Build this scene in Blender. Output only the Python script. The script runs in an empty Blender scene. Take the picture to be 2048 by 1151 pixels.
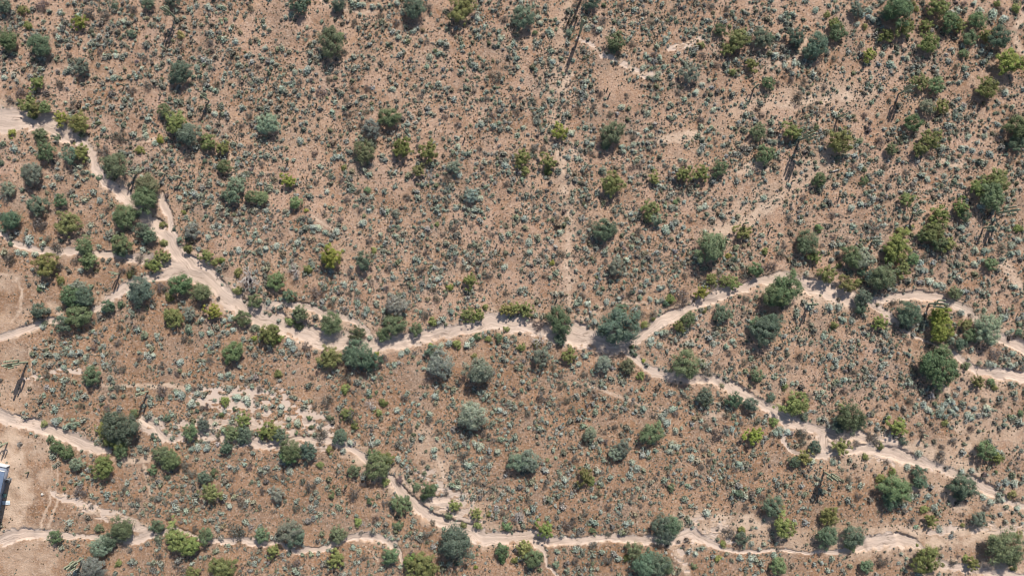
import bpy, math, random
import numpy as np

# ---------------------------------------------------------------- camera, sky, sun, exposure
WIDTH_M = 180.0                      # ground covered by the photograph's 2048 pixels
CAM_H = 128.6                        # height of the drone above the ground
PX = WIDTH_M / 2048.0
SUN_ELEV, SUN_AZ = math.radians(42.0), math.radians(20.0)   # azimuth from +Y (up in the photo) towards +X

scene = bpy.context.scene
cam_data = bpy.data.cameras.new("camera")
cam_data.sensor_width = 36.0
cam_data.lens = 36.0 * CAM_H / WIDTH_M
cam_data.clip_end = 20000.0
cam = bpy.data.objects.new("camera", cam_data)
cam.location = (0.0, 0.0, CAM_H)
cam.rotation_euler = (0.0, 0.0, 0.0)
scene.collection.objects.link(cam)
scene.camera = cam

world = bpy.data.worlds.new("World")
scene.world = world
world.use_nodes = True
wn, wl = world.node_tree.nodes, world.node_tree.links
wn.clear()
sky = wn.new("ShaderNodeTexSky")
sky.sky_type = 'NISHITA'
sky.sun_disc = False
sky.sun_elevation = SUN_ELEV
sky.sun_rotation = SUN_AZ
bg = wn.new("ShaderNodeBackground")
bg.inputs["Strength"].default_value = 0.095
wo = wn.new("ShaderNodeOutputWorld")
wl.new(sky.outputs[0], bg.inputs["Color"])
wl.new(bg.outputs[0], wo.inputs["Surface"])

sun_data = bpy.data.lights.new("sun", 'SUN')
sun_data.energy = 4.75
sun_data.angle = math.radians(0.5)
sun_data.color = (1.0, 0.93, 0.84)
sun = bpy.data.objects.new("sun", sun_data)
sun.location = (40, 90, 90)
sun.rotation_euler = (math.pi / 2 - SUN_ELEV, 0.0, math.pi - SUN_AZ)
scene.collection.objects.link(sun)

scene.view_settings.view_transform = 'Standard'
scene.view_settings.look = 'None'
scene.view_settings.exposure = 0.12
scene.view_settings.gamma = 1.0
scene.view_settings.use_curve_mapping = False
scene.cycles.filter_width = 1.1

# ---------------------------------------------------------------- survey of the photograph
# Everything below is given per 512 x 384 tile of the photograph at three times its pixels:
# x, y, radius (, second radius) and a kind letter:
#   G bright palo verde, O olive palo verde, M green mesquite, D dark ironwood, B pale grey ironwood, S dry grey shrub
TILES = [(0,0),(512,0),(1024,0),(1536,0),(0,384),(512,384),(1024,384),(1536,384),(0,767),(512,767),(1024,767),(1536,767)]
PLANTS = [
"20 20 52 D;130 60 35 O;160 150 30 O;475 135 45 G;45 240 60 M;240 270 68 D;185 240 32 D;490 395 50 D;230 500 45 O;160 630 55 O;215 655 40 O;270 645 40 M;190 690 28 M;360 705 42 G;465 735 65 O;235 805 45 M;330 825 28 D;65 800 30 G;280 905 58 M;485 910 52 O;420 930 50 D;190 1040 65 B;0 975 22 D;690 990 75 M;620 905 48 S;590 1065 22 B;60 600 35 S;115 555 40 S;680 815 40 S;730 820 40 S;835 900 32 O;980 660 38 M;1050 730 65 O;1130 800 72 D;960 835 28 G;1250 850 55 O;1335 890 45 O;1230 965 18 D;1345 1000 45 M;880 1110 70 M;1420 1115 55 B;1075 430 62 D 78;1085 215 35 O 25;790 200 35 D;625 95 38 S;1385 770 25 S;530 75 45 S;205 420 22 S;790 545 35 S;45 1130 45 B;1120 940 30 S;250 30 40 S;690 30 30 D;800 60 35 S;890 20 40 D;1030 5 45 D;1500 50 30 S;360 500 35 S;880 510 35 S;1260 260 30 S;1215 490 28 S;1440 490 22 S;1370 380 28 S;1300 505 30 S;600 310 25 S;430 640 22 S;330 200 25 S;1495 690 30 S;1450 750 25 S;870 350 25 S;1500 880 25 S",
"250 20 58 D;310 0 30 M;500 20 45 D;950 45 65 D;1030 40 35 S;1230 45 68 O 85;445 250 68 M 90;500 215 30 M;260 495 30 S;385 555 38 S;70 740 62 B;540 595 25 S;690 770 55 B;640 750 35 S;800 705 60 M;650 905 62 M;690 860 35 D;875 880 62 O;1030 910 58 O;975 1025 40 O;190 1080 45 G;1195 1000 40 B;1145 1070 35 S;525 1005 22 O;670 1140 25 M;1440 455 45 S;840 130 32 S;590 130 28 S;750 90 30 S;1160 840 18 B;1505 1100 30 S;660 670 25 S;550 690 25 S;310 215 20 S;580 530 25 S;665 525 28 S;440 475 28 S;320 1000 20 S;530 310 30 S;985 570 28 S;965 535 20 S;1210 750 28 S;1385 590 25 S;1420 690 25 S;350 920 25 S;1290 460 20 S;1130 700 25 S;30 980 28 S;360 1090 25 S;1340 890 25 S;1260 20 35 O;1490 110 30 S;1025 250 24 S;1380 1060 25 S;15 400 25 S;510 1080 25 S",
"75 95 65 D;480 5 50 D;350 195 35 B;620 250 55 M;835 130 35 S;1070 440 55 B;1250 180 38 M;1360 235 65 O;1300 290 42 O;1500 230 55 D;1135 270 28 O;1440 390 42 O;1325 430 28 O;285 790 48 G;605 800 72 M;560 870 35 D;545 1025 32 B;605 1100 68 O;855 1065 38 O;1040 1045 52 O;1030 990 28 S;1135 1035 48 O;1245 1010 50 M;1480 790 50 M;1520 930 55 M;60 940 50 O;80 1030 35 O;215 965 50 O;215 1030 30 O;130 890 35 S;190 890 30 S;850 330 30 S;490 640 25 S;400 655 28 S;155 730 28 S;1200 35 30 S;660 25 30 S;1135 720 30 S;720 1005 26 S;765 995 26 S;140 195 20 M;545 120 35 S;690 575 22 S;610 295 30 D;640 330 28 S;500 190 28 S;1150 330 30 S;1230 390 30 S;380 30 28 S;970 60 28 S;1290 50 25 S;1400 100 22 S;335 505 22 S;530 565 28 S;590 680 26 S;1000 550 28 S;720 260 28 S;325 640 24 S;480 920 22 S;930 1000 22 S;1215 850 22 S;830 910 22 S;1500 690 28 S;730 820 30 S;1075 100 22 S;20 590 26 S;30 670 28 S",
"785 55 88 M;720 80 45 D;1020 35 62 O;540 55 45 D;170 220 52 D;165 260 35 D;300 270 72 D 65;250 310 45 D;420 190 52 M;400 145 40 O;15 220 35 D;5 500 40 M;585 155 22 O;610 325 40 G;830 170 58 O;950 150 40 O;715 215 40 O;970 260 64 O;1090 130 55 M;1150 150 45 O;1260 125 55 M;1395 220 68 D;1305 205 45 O;1215 230 45 M;1175 320 35 M;1450 375 78 G;1320 530 66 O;920 490 50 O;1010 510 55 M;960 640 48 B;1045 635 48 O;870 740 54 M;975 835 58 O;905 890 48 O;1510 770 75 M;1490 860 50 D;430 850 78 O;140 785 58 O;290 765 22 M;305 1075 45 M;180 580 45 S;140 480 28 S;580 1080 32 M;740 895 38 M;550 845 25 B;680 845 38 S;590 900 24 S;1380 1080 68 O;1265 1125 55 O;1495 45 35 O;1375 20 25 O;510 1000 25 S;830 1035 28 S;730 1085 22 S;700 1000 30 S;1455 960 32 S;895 55 20 O;360 85 25 O;90 100 30 S;310 430 25 S;220 490 28 S;870 20 30 O;1400 60 30 S;340 520 28 S;580 690 26 S;400 350 26 S;60 500 25 S;1130 400 25 S;550 285 22 S;100 450 24 S;1180 20 25 S;260 640 25 S;340 660 24 S;1480 690 40 S;1200 790 25 S;1340 400 32 S;1410 540 30 S",
"60 170 62 D;225 80 58 D;225 190 52 S;365 50 40 D;400 185 70 O;870 40 80 M;745 140 72 M;810 130 35 D;725 310 58 M;730 350 40 D;850 230 48 D;895 260 48 D;965 195 25 O;1040 220 20 D;980 305 28 O;980 385 42 O;930 440 45 O;1125 340 32 O;1155 235 48 B;1075 290 25 B;1240 385 40 O;1285 420 28 O;1330 410 25 O;510 320 56 M;535 410 52 M;330 330 40 S;285 280 28 S;275 435 68 O;345 450 35 S;360 530 30 O;235 580 22 M;430 625 65 M;505 630 60 D;470 570 42 B;470 745 72 M;370 790 52 D;235 710 48 D;260 790 25 D;840 590 78 D;650 680 40 D;720 675 28 M;955 575 38 S;1085 555 64 M;1205 600 60 M;1015 630 32 O;990 585 28 S;1280 720 50 G;1035 750 60 O;1135 725 42 B;1130 820 32 B;1455 755 50 M;1520 820 30 B;1525 875 20 G;1400 960 64 M;790 470 40 S;830 400 30 S;715 810 28 S;850 755 25 S;550 1105 54 M;560 930 28 S;700 905 30 S;730 1060 30 S;1430 480 32 O;1425 590 32 O;1530 650 45 M;1100 120 18 O;1390 20 50 D;1510 30 40 M;445 410 32 S;30 20 45 S;50 400 42 S;60 310 20 D;270 1090 35 S;890 430 35 S;1380 160 25 S;780 490 30 O;730 470 30 S;150 285 25 S;640 100 25 S;1100 880 30 S;860 860 30 B;830 1000 25 S;970 1040 28 S;1260 1010 30 S;1060 1090 25 S;1500 160 25 S;1330 130 25 S;1140 890 25 S;880 430 30 O",
"240 65 38 M;30 35 42 M;835 130 32 B;1295 20 45 B;445 385 68 G;650 415 52 D;705 350 22 O;310 465 32 O;120 540 55 M;200 620 38 D;365 610 45 S;450 670 32 S;265 725 50 M;200 775 32 O;255 805 30 M;450 790 68 M;605 845 48 M;85 850 62 O;130 880 35 O;10 815 22 M;300 920 35 S;440 995 72 O;610 970 78 D;690 1010 58 D;545 975 45 D;765 995 32 S;720 970 20 G;840 680 60 B;830 800 66 M;765 855 40 M;960 820 38 M;1010 735 35 S;1055 775 32 O;1265 735 40 O;1330 735 42 O;1375 690 22 O;1510 705 48 O;1335 865 30 M;1395 880 24 O;1455 870 30 M;1505 820 22 O;1210 915 32 O;1045 915 14 G;1105 1030 78 B;1060 950 42 D;1335 1070 82 B;1310 980 20 O;1290 530 45 O;1165 570 25 G;1400 500 32 S;1240 450 25 S;130 1090 30 O;545 1120 40 S;790 460 30 S;995 465 40 S;1430 430 25 S;560 480 25 S;1200 400 30 S;1085 190 18 O;300 110 15 G;325 170 25 B;500 165 25 S;1500 200 25 S;1190 220 25 S;620 110 25 S;1020 360 28 S;540 40 28 S;900 30 30 S;1290 200 22 S;680 290 30 S;780 580 28 S;880 560 20 S;560 610 26 S;640 740 24 S;1080 640 30 S;1500 600 25 S;1090 420 24 S;970 350 24 S;1410 250 24 S;400 120 24 S;90 150 24 S;150 260 22 S;1230 300 22 S;1040 250 20 S;1120 250 24 S;690 540 24 S;1350 580 22 S;330 1110 22 S",
"830 100 52 O;865 155 40 B;555 225 62 D;1195 330 92 M;1385 235 52 O;1300 380 22 G;1335 400 25 D;1465 460 42 M;1395 495 40 S;1195 520 38 O;1280 530 38 O;1330 545 38 O;630 455 52 B;1140 600 38 G;1030 625 52 S;950 640 35 O;925 670 25 D;710 610 30 S;640 800 112 D;545 820 28 G;650 705 40 D;775 730 38 S;845 735 36 S;800 795 30 O;845 760 18 G;1060 760 45 M;1000 800 40 O;1155 710 20 O;1265 725 56 D;1405 640 28 S;1390 695 18 B;85 705 48 O;25 695 38 O;285 780 66 M 88;290 880 40 D;160 800 38 S;150 905 32 O;180 985 54 B;340 980 42 O;55 930 30 O;545 1030 52 B;695 1040 48 M;735 975 20 D;720 930 20 M;790 1010 14 G;770 1105 32 O;815 1115 25 S;1055 1030 80 M;1180 1080 40 S;1475 1100 40 M;1305 965 25 S;980 60 20 M;430 120 22 S;200 140 22 S;290 370 35 S;180 375 25 S;240 425 20 G;1520 350 25 O;1035 500 26 S;480 470 24 S;600 220 40 D;280 420 24 S;470 190 30 S;760 230 28 S;270 150 24 S;420 620 28 S;200 500 22 S;1070 160 24 S;1280 165 22 S;130 70 22 S;1140 520 24 S;860 490 22 S;720 600 20 D;1330 1040 26 S;1400 1020 26 S;1240 1050 22 S;1200 840 18 S;60 300 24 S;560 420 24 S;380 380 20 S;750 250 20 S;250 1050 28 S;430 1090 28 S;290 1100 24 S",
"100 580 98 M;45 620 70 M;30 780 62 D;-25 830 78 D;-60 790 50 D;240 300 65 M 72;285 385 42 O;500 390 62 M;570 400 58 B;360 490 56 O;425 440 22 O;475 550 54 O;545 540 30 O;690 510 82 M;620 500 45 D;570 630 52 D;560 690 40 D;810 460 50 O;785 320 80 O;740 380 50 O;860 400 40 M;800 240 35 O;1030 140 58 O;1150 90 50 O;1180 140 40 M;1000 240 66 O;920 260 36 M;1020 310 48 M;1080 310 44 O;1340 30 75 M;310 220 32 M;830 45 45 O;850 735 72 D;1030 740 62 G;1040 830 66 G 72;1090 850 35 O;670 780 45 O;400 800 28 O;1120 605 42 M;1335 435 38 M;1325 820 85 B;1215 860 40 M;1185 790 40 O;1160 910 38 D;1100 890 35 D;1040 1050 108 M;960 1060 50 D;1190 1045 32 M;1050 950 50 M;1260 1135 38 O;1340 1140 30 M;1365 975 45 S;1410 340 38 S;1500 220 32 O;940 380 28 S;100 320 28 S;215 30 30 S;130 160 30 S;390 140 30 S;80 370 35 S;20 450 40 S;190 985 28 S;525 1080 25 S;755 660 30 S;1220 750 24 S;560 20 20 S;1510 840 30 D;150 460 24 S;390 270 26 S;330 320 20 S;1490 330 22 S;60 1030 22 S;130 1050 22 S;330 1130 22 S;280 1130 20 S;640 1090 22 S;250 780 20 S;480 830 18 S;560 480 30 D;1045 500 22 S;1400 590 20 S;1490 650 22 S;850 900 22 S;1340 600 18 S;730 230 22 S;440 140 20 S",
"715 270 100 D;620 280 52 O;690 340 60 O;720 400 45 M;800 180 35 M;650 220 40 D;610 500 68 O;975 425 60 M;1020 460 60 M;910 515 35 M;1140 285 45 M;1220 240 40 D;1360 380 40 D;1395 295 50 M;1460 215 48 O;1475 300 50 D;1450 345 35 D;920 315 25 D;1000 205 28 D;1265 650 58 O;1225 565 38 D;1285 535 30 M;1150 545 35 S;1110 490 38 S;295 330 28 M;340 375 40 M;395 415 45 M;455 485 42 B;255 240 25 O;425 240 35 B;485 130 28 S;470 650 45 S;585 870 32 M;725 870 70 M;660 940 55 D;600 980 62 B;325 920 42 M;550 1110 72 B;945 850 42 D;945 935 32 B;1060 920 75 O;1140 970 62 O;1235 905 45 M;1415 890 60 S;1340 1110 82 O;1150 1135 40 O;705 1080 25 O;1345 105 35 O;970 50 40 S;1460 410 20 S;850 515 15 S;945 690 28 B;745 630 28 S;1000 560 22 D;380 630 14 M;1330 185 20 M;1410 150 20 M;1180 160 16 D;640 150 30 S;1300 330 22 S;700 30 30 S;1070 210 22 S;950 1040 28 S;1170 870 28 S;770 1000 24 S;1500 500 26 S;1440 720 26 S;1390 570 24 S;1100 740 26 S;820 700 24 S;540 740 20 S;1010 800 28 S;720 730 22 S;1240 140 26 S;290 100 22 S;1040 1090 24 S;1390 650 22 S;1500 380 20 S;370 595 16 S;1160 30 26 S",
"535 30 35 O;105 285 55 O;45 285 45 O;145 305 42 D;205 395 62 M;200 430 55 M;310 400 56 D;390 305 45 S;500 320 48 D;735 490 75 M;790 450 45 O;710 430 40 M;585 525 38 M;385 490 28 O;960 620 32 M;1035 640 46 M;1010 680 28 D;865 725 52 M 66;915 740 32 M;855 850 35 M;1190 735 38 O;1155 800 28 M;1320 780 38 O;1395 785 20 O;1330 855 28 O;1245 855 25 O;1030 910 38 S;1200 955 102 D;1295 190 84 B;1360 300 28 S;1250 430 38 S;580 665 45 S;685 710 28 M;450 670 28 M;325 620 38 S;130 660 45 B;240 750 32 S;205 885 68 B;240 910 55 D;40 910 45 D;490 905 56 M;610 835 30 O;715 810 30 S;625 905 20 S;110 1000 42 O;485 1055 55 O;805 1030 50 M;985 1095 85 O;930 1060 45 O;1060 1110 40 O;1480 1005 45 M;1510 860 35 M;775 590 30 O;760 115 30 O;730 175 30 O;685 75 16 M;720 50 15 M;570 200 50 S;540 180 36 O;590 250 30 O;320 205 20 M;440 205 25 M;330 260 20 M;240 1085 35 S;1330 590 26 S;1475 1050 30 M;1320 1100 15 G;110 765 22 S;240 295 15 M;650 1040 25 S;885 90 28 S;1040 215 35 S;830 235 25 S;430 100 45 S;1000 470 22 S;900 690 22 D;1200 1080 20 D;160 560 24 S;40 640 26 S;640 600 30 S;1090 290 26 S;920 280 26 S;1200 500 26 S;1420 340 24 S;1480 780 24 S;1380 460 22 S;860 580 28 S;770 720 26 S;1400 650 22 S;500 270 30 S;190 1080 24 S;420 1130 22 S;930 1020 26 S;550 30 26 S;350 130 22 S;20 30 26 S;1140 650 24 S;30 550 26 S;80 530 24 S;890 350 22 S;440 400 28 O;590 120 24 S;690 480 22 S;1060 840 26 S",
"1160 75 52 D;1165 110 32 O;1335 95 50 D;1435 125 45 D;1450 310 56 G;1235 310 42 S;1170 255 25 S;1375 235 25 S;835 295 66 M;660 385 52 B;620 420 42 B;465 300 45 B;440 350 30 S;40 470 60 B;110 460 62 B;445 560 42 O 60;475 580 30 O;955 620 30 M;900 840 62 D;965 850 60 M;920 910 55 D;195 880 54 O;480 880 22 M;340 855 40 S;580 905 28 S;70 980 50 O;130 1040 54 M;15 1060 25 O;485 970 32 S;735 995 50 M;690 1045 25 O;790 1090 75 D;870 1090 72 D;930 1095 45 M;830 1020 35 D;575 1050 40 S;380 1065 30 S;1380 930 42 D;1300 900 48 S;1385 880 28 O;1270 965 25 O;1235 1050 25 O;1095 1095 22 M;1370 660 32 D;1410 740 30 S;180 75 42 S;360 150 32 S;770 730 22 S;440 775 30 S;575 740 28 S;980 180 28 S;850 185 22 S;1135 500 30 S;1190 460 25 S;635 640 25 S;265 1085 25 B;330 1120 25 B;1235 870 18 S;490 60 35 S;380 450 32 S;560 350 26 S;290 20 25 S;600 190 24 S;520 660 28 S;100 700 28 S;95 180 30 S;550 290 24 S;620 260 26 S;200 620 22 S;300 710 24 S;980 290 22 S;1340 520 24 S;860 570 22 S;720 120 22 S;1290 185 28 S;1470 560 24 S;1150 390 24 S;1500 680 28 S;1150 680 22 S;730 680 24 S;1000 80 20 S;40 70 24 S;330 100 30 S;290 120 24 S;700 60 20 S;540 530 22 S;1350 185 18 S;1440 820 18 S;370 820 30 S;1300 470 22 S;1060 370 18 S",
"165 120 78 O;105 20 26 O;220 200 32 D;500 210 78 M;430 250 45 D;450 150 28 O;550 240 40 D;35 230 32 O;210 300 40 S;215 350 35 S;280 380 38 D;220 440 46 O;160 465 38 D;445 380 50 O;540 360 28 S;645 325 46 S;680 375 30 O;785 265 58 O;820 345 32 D;590 440 25 O;720 470 25 S;750 530 28 O;685 570 35 O;770 640 85 M;740 690 60 D;830 620 40 M;905 530 38 D;915 590 45 D;1180 620 70 D;1150 660 40 D;1300 400 56 M;1375 450 40 O;1115 345 32 S;1050 380 25 S;1040 435 45 S;1065 235 25 O;1225 270 30 S;1470 665 32 O;1395 120 32 S;1520 180 25 M;860 105 32 S;780 60 28 S;370 790 60 O;360 920 70 D;520 910 62 D;500 960 40 M;40 740 62 D;100 850 68 O;545 680 30 S;490 570 28 S;550 575 22 S;625 650 20 S;945 755 30 O;985 820 42 O;1270 815 48 D;1175 850 18 O;1420 990 98 M;1450 1030 60 D;1480 1100 32 O;960 1055 78 O;1235 1080 40 O;1120 1075 30 S;1190 1050 26 O;595 1100 40 M;60 1095 50 M;690 1065 45 S;1515 910 28 O;1360 20 25 O;20 80 35 D;25 350 22 S;1500 510 20 S;1370 530 14 M;1315 750 30 S;460 40 30 S;670 130 20 S;930 310 24 S;250 70 22 S;650 160 24 S;1300 100 26 S;930 280 22 S;1010 270 24 S;95 590 22 S;60 650 20 S;70 1000 20 S;400 90 20 S;1390 290 18 S;1500 690 24 S;1170 785 18 S;1040 985 18 S;840 620 26 M",
]
# low pale bursage bushes: x y radius
BURSAGE = [
"295 70 18;355 75 20;885 110 18;650 172 18;750 135 20;370 240 18;550 175 16;1250 45 22;1355 120 16;1160 460 18;1185 405 22;620 775 20;875 815 22;830 1020 22;770 570 16;1415 250 20;1505 260 16;480 1000 20;460 1050 18;340 1060 20;500 1080 16;1455 805 15;1430 945 18;1460 1050 20;1415 1000 15;1310 745 18;1290 680 20;1360 685 18;1270 150 18;1210 150 16;680 467 22;720 470 18;590 390 18;695 335 20;940 400 16;990 1000 14;1040 990 14;560 210 18;1500 330 18;25 465 20;930 860 20;685 158 16;80 890 26;1250 765 20",
"700 40 24;640 25 20;845 15 22;900 160 18;905 220 18;1040 340 24;1225 230 18;950 185 20;1000 180 18;1430 275 18;1370 155 16;1220 1050 20;1495 990 26;1465 965 18;1435 1095 18;155 535 28;310 420 28;235 430 20;820 530 20;1110 575 16;1360 525 14;515 140 18;210 90 20;60 290 20;230 715 16;300 735 16;790 265 18;345 685 14;1350 745 24;265 840 24;240 770 14;450 1100 18;375 710 14;1210 880 20;1205 920 16;890 245 18;740 35 18;1330 110 20;1470 225 24",
"245 370 22;460 320 18;815 680 24;655 640 24;1100 555 24;1200 525 18;1065 570 16;1140 510 20;785 405 22;885 345 20;860 405 16;800 335 18;965 360 16;225 185 24;615 130 18;455 165 26;730 865 20;655 880 22;805 780 18;450 850 24;485 865 20;360 800 24;335 945 20;1130 905 24;1435 1035 20;1210 660 20;150 725 26;65 765 20;30 345 22;35 400 20;160 100 22;175 140 20;550 30 18;490 160 16;870 120 18;925 230 22;1010 45 18;345 430 18;525 180 22;230 1095 18;760 1100 16;1390 725 16;700 650 18;880 440 20;820 465 16",
"740 380 28;635 120 26;650 90 16;1015 160 16;690 320 20;740 340 18;1270 60 26;1350 85 34;1145 65 20;1180 70 18;1415 110 24;1235 20 20;1285 310 26;1325 335 16;1425 555 26;1460 575 14;1130 690 26;1130 600 16;1160 885 22;1225 900 20;1205 815 26;1300 815 20;1345 800 16;1255 855 18;1330 920 24;1275 915 16;1380 745 20;1025 990 18;1075 980 18;955 1075 20;1060 1055 20;865 1105 18;720 800 18;785 910 14;1045 880 20;690 165 16;540 145 20;605 55 20;65 425 18;105 390 20;165 375 24;195 378 20;290 60 22;370 30 18;85 105 24;40 330 26;555 1000 22;470 1080 20;370 1060 18;425 1050 16;330 965 16;620 465 16;660 690 16;485 700 18;835 350 20;780 320 16;1310 370 18;1190 890 18",
"600 50 22;540 200 20;655 405 16;615 405 16;415 475 18;575 470 18;485 470 20;850 340 20;210 375 22;150 370 18;105 360 20;170 290 30;290 715 20;255 810 22;780 620 30;910 685 18;1340 770 22;1385 755 24;1395 825 22;1260 845 24;1210 850 20;1195 780 18;1100 660 16;1300 195 18;1245 60 14;1465 100 16;1075 35 22;1000 20 18;1190 340 22;1430 350 22;1250 270 20;455 1020 22;430 965 22;335 980 24;390 965 18;380 1050 20;505 990 20;1370 1095 22;1500 1120 16;1325 1100 20;1080 1020 24;915 980 22;890 920 16;200 1020 20;940 860 20;620 710 20;400 455 14",
"60 110 20;170 415 18;340 215 26;375 215 24;415 240 20;480 235 24;530 215 20;640 185 26;675 110 20;1205 95 20;1250 95 18;1305 110 18;1340 35 24;1090 85 18;960 235 16;1000 260 18;730 510 16;820 515 22;475 575 14;570 580 18;525 550 20;680 590 16;610 715 18;665 705 24;725 680 16;1210 695 16;1170 715 24;1490 450 24;1460 495 16;1095 520 24;1030 640 18;980 645 14;220 935 30;195 895 28;355 955 16;680 875 20;830 1035 20;870 970 22;905 955 22;940 985 16;1265 920 26;1160 910 24;1110 920 20;1295 885 20;705 1115 20;1510 960 16;120 325 22;250 300 24;55 340 26;20 290 20;650 730 22",
"885 575 22;790 600 16;640 640 20;565 660 22;455 670 22;440 715 16;495 775 22;830 640 20;870 655 18;835 890 24;900 850 22;865 845 16;885 920 24;1030 845 20;1135 825 18;1120 860 16;400 1030 20;445 985 22;920 225 30;1030 210 18;960 280 18;985 180 24;715 130 20;1350 455 18;1385 440 18;1485 320 18;1160 85 22;1130 100 20;1390 65 18;75 160 26;105 300 26;30 110 16;110 360 22;285 240 22;1510 35 22;1210 910 22;1325 895 20;1385 960 16;910 860 20;830 910 22;475 735 16;660 630 18",
"370 690 28;425 690 26;250 690 26;215 660 20;920 465 30;945 470 22;970 535 24;905 540 20;890 500 18;1010 560 22;1050 570 26;1185 595 20;1240 350 26;1300 350 26;1235 430 22;1455 370 26;1500 360 22;1460 320 24;1500 290 22;1430 95 20;1300 155 14;1280 80 26;1385 105 20;1135 250 18;1155 215 24;1055 385 20;1140 380 20;415 365 18;500 95 24;605 70 20;510 205 22;45 965 18;115 945 16;410 1010 24;370 985 22;390 1055 20;340 865 22;450 770 24;505 770 22;500 890 18;700 845 20;820 860 18;1330 1030 24;1270 1025 20;1360 1035 22;1460 1040 22;1470 970 22;1515 1020 20;1225 945 18;1415 750 28;1160 725 24;930 540 20",
"325 225 26;390 265 22;275 20 20;315 35 20;370 30 20;460 80 18;340 480 20;395 870 18;410 835 22;1240 385 28;1185 385 24;1150 390 22;870 395 20;880 200 20;935 225 20;1050 260 18;1030 325 20;1290 240 18;1420 85 26;1475 95 28;1090 70 30;1130 25 24;1150 120 28;1185 60 22;1370 30 24;905 690 18;1375 735 22;680 75 18;1410 515 20;1520 415 18;915 610 20;960 610 18;1160 625 20;1090 690 18;1370 970 16;880 960 18;350 215 20;1060 60 22;1220 70 20;900 180 20",
"60 145 20;150 140 24;100 135 18;10 120 18;15 185 18;275 150 16;195 215 22;245 230 22;380 260 18;235 85 16;300 110 16;535 100 16;725 350 22;560 355 22;520 405 22;850 455 22;870 385 18;910 520 16;1030 500 18;1210 620 22;1340 380 30;1015 65 20;1075 75 24;1040 180 24;845 160 22;1460 155 22;1465 215 16;1275 495 24;990 330 22;1450 410 26;280 585 20;370 580 22;425 620 16;200 525 24;360 710 20;700 890 20;780 885 18;160 1025 18;200 1015 20;280 1025 16;330 1020 20;375 1018 18;755 1105 18;580 980 22;450 1000 18;250 1135 20;1240 680 20;1300 680 20;835 975 18;195 250 18;1070 400 22",
"400 210 20;265 290 18;650 890 18;690 885 20;685 840 22;400 980 18;1170 775 28;1145 985 20;1370 1045 22;1440 1055 26;1265 15 20;1325 270 24;1095 210 20;1480 220 20;785 150 26;900 200 30;930 235 26;960 365 28;945 400 22;985 380 22;985 280 22;815 410 20;860 400 18;720 470 22;750 510 26;710 545 26;775 560 18;1080 445 24;1105 540 18;1360 480 28;320 580 24;435 695 18;965 155 24;1100 1020 22;1050 935 18;1060 1005 20;285 600 18;790 520 20;1440 965 22;1290 1020 16",
"1065 130 24;1110 110 26;1130 65 20;1170 115 20;1085 95 20;1125 150 26;1100 165 24;1035 180 28;1050 150 22;1200 185 24;1225 205 24;1265 190 20;1300 185 20;1315 150 26;1240 150 22;940 125 24;1005 120 20;965 160 24;1190 55 18;955 210 18;910 245 20;610 185 20;1005 740 22;1015 775 20;965 680 22;1295 680 22;1340 710 24;1395 670 20;1410 700 24;1435 740 20;1500 750 24;1480 600 28;1435 590 28;1300 545 20;1225 520 22;1165 530 24;1075 505 18;495 460 20;525 490 18;910 420 24;870 680 22;840 500 24;40 1030 22;270 470 22;395 470 22;1035 875 22;1330 345 20;70 280 28;120 290 24;45 290 24;1080 70 20;1380 700 20",
]
# saguaros: x y of the foot, length of the shadow (same units), number of arms
SAGUAROS = [
"1057 110 195 6;993 297 70 0;745 515 48 0;1255 605 135 2;1335 668 60 0;965 573 34 0;822 1045 115 4;990 1048 85 2;1092 1068 85 2;1212 448 45 0;1465 487 40 0",
"85 437 72 1;890 328 36 0;364 628 36 0;190 970 60 1;1252 832 46 0;1272 905 30 0;775 620 26 0",
"405 207 262 1;421 -28 250 2;1450 530 105 1;572 532 30 0;586 566 38 0",
"185 845 250 7;418 705 110 2;785 562 190 5;142 1090 55 0;1252 958 36 1",
"163 1018 250 6;722 492 108 3",
"1448 312 42 0;1466 338 28 0",
"650 345 42 1;268 640 40 0;570 195 110 3;1272 290 120 3;1390 190 105 2;8 340 44 0;458 515 24 0",
"867 132 130 5;1366 126 220 4;1290 216 110 2;622 300 130 4;238 672 140 3;965 668 185 5;425 32 42 1;12 215 50 0",
"888 45 155 3;498 1048 190 7;44 352 120 4;172 528 40 0",
"492 503 42 1;542 606 56 0;880 232 30 0",
"1317 656 48 1;1337 696 54 0;512 788 36 0",
"337 530 205 6;560 98 26 0;928 300 75 1;385 78 40 0",
]
# leafless trees and brush: x y radius pale(1) / dark(0)
DEAD = [
"45 90 42 0;1075 278 42 0","970 880 30 0;1040 1045 28 1","140 880 30 1","95 235 32 0",
"1490 510 85 1;905 385 32 1;250 205 38 0","235 470 50 1","165 890 48 1;550 1040 34 1;1225 560 32 1","640 205 60 0",
"1065 1110 32 0","680 125 42 1;635 840 24 1","45 800 50 1;1115 605 34 0","870 830 38 0;1150 1040 24 0",
]
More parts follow.
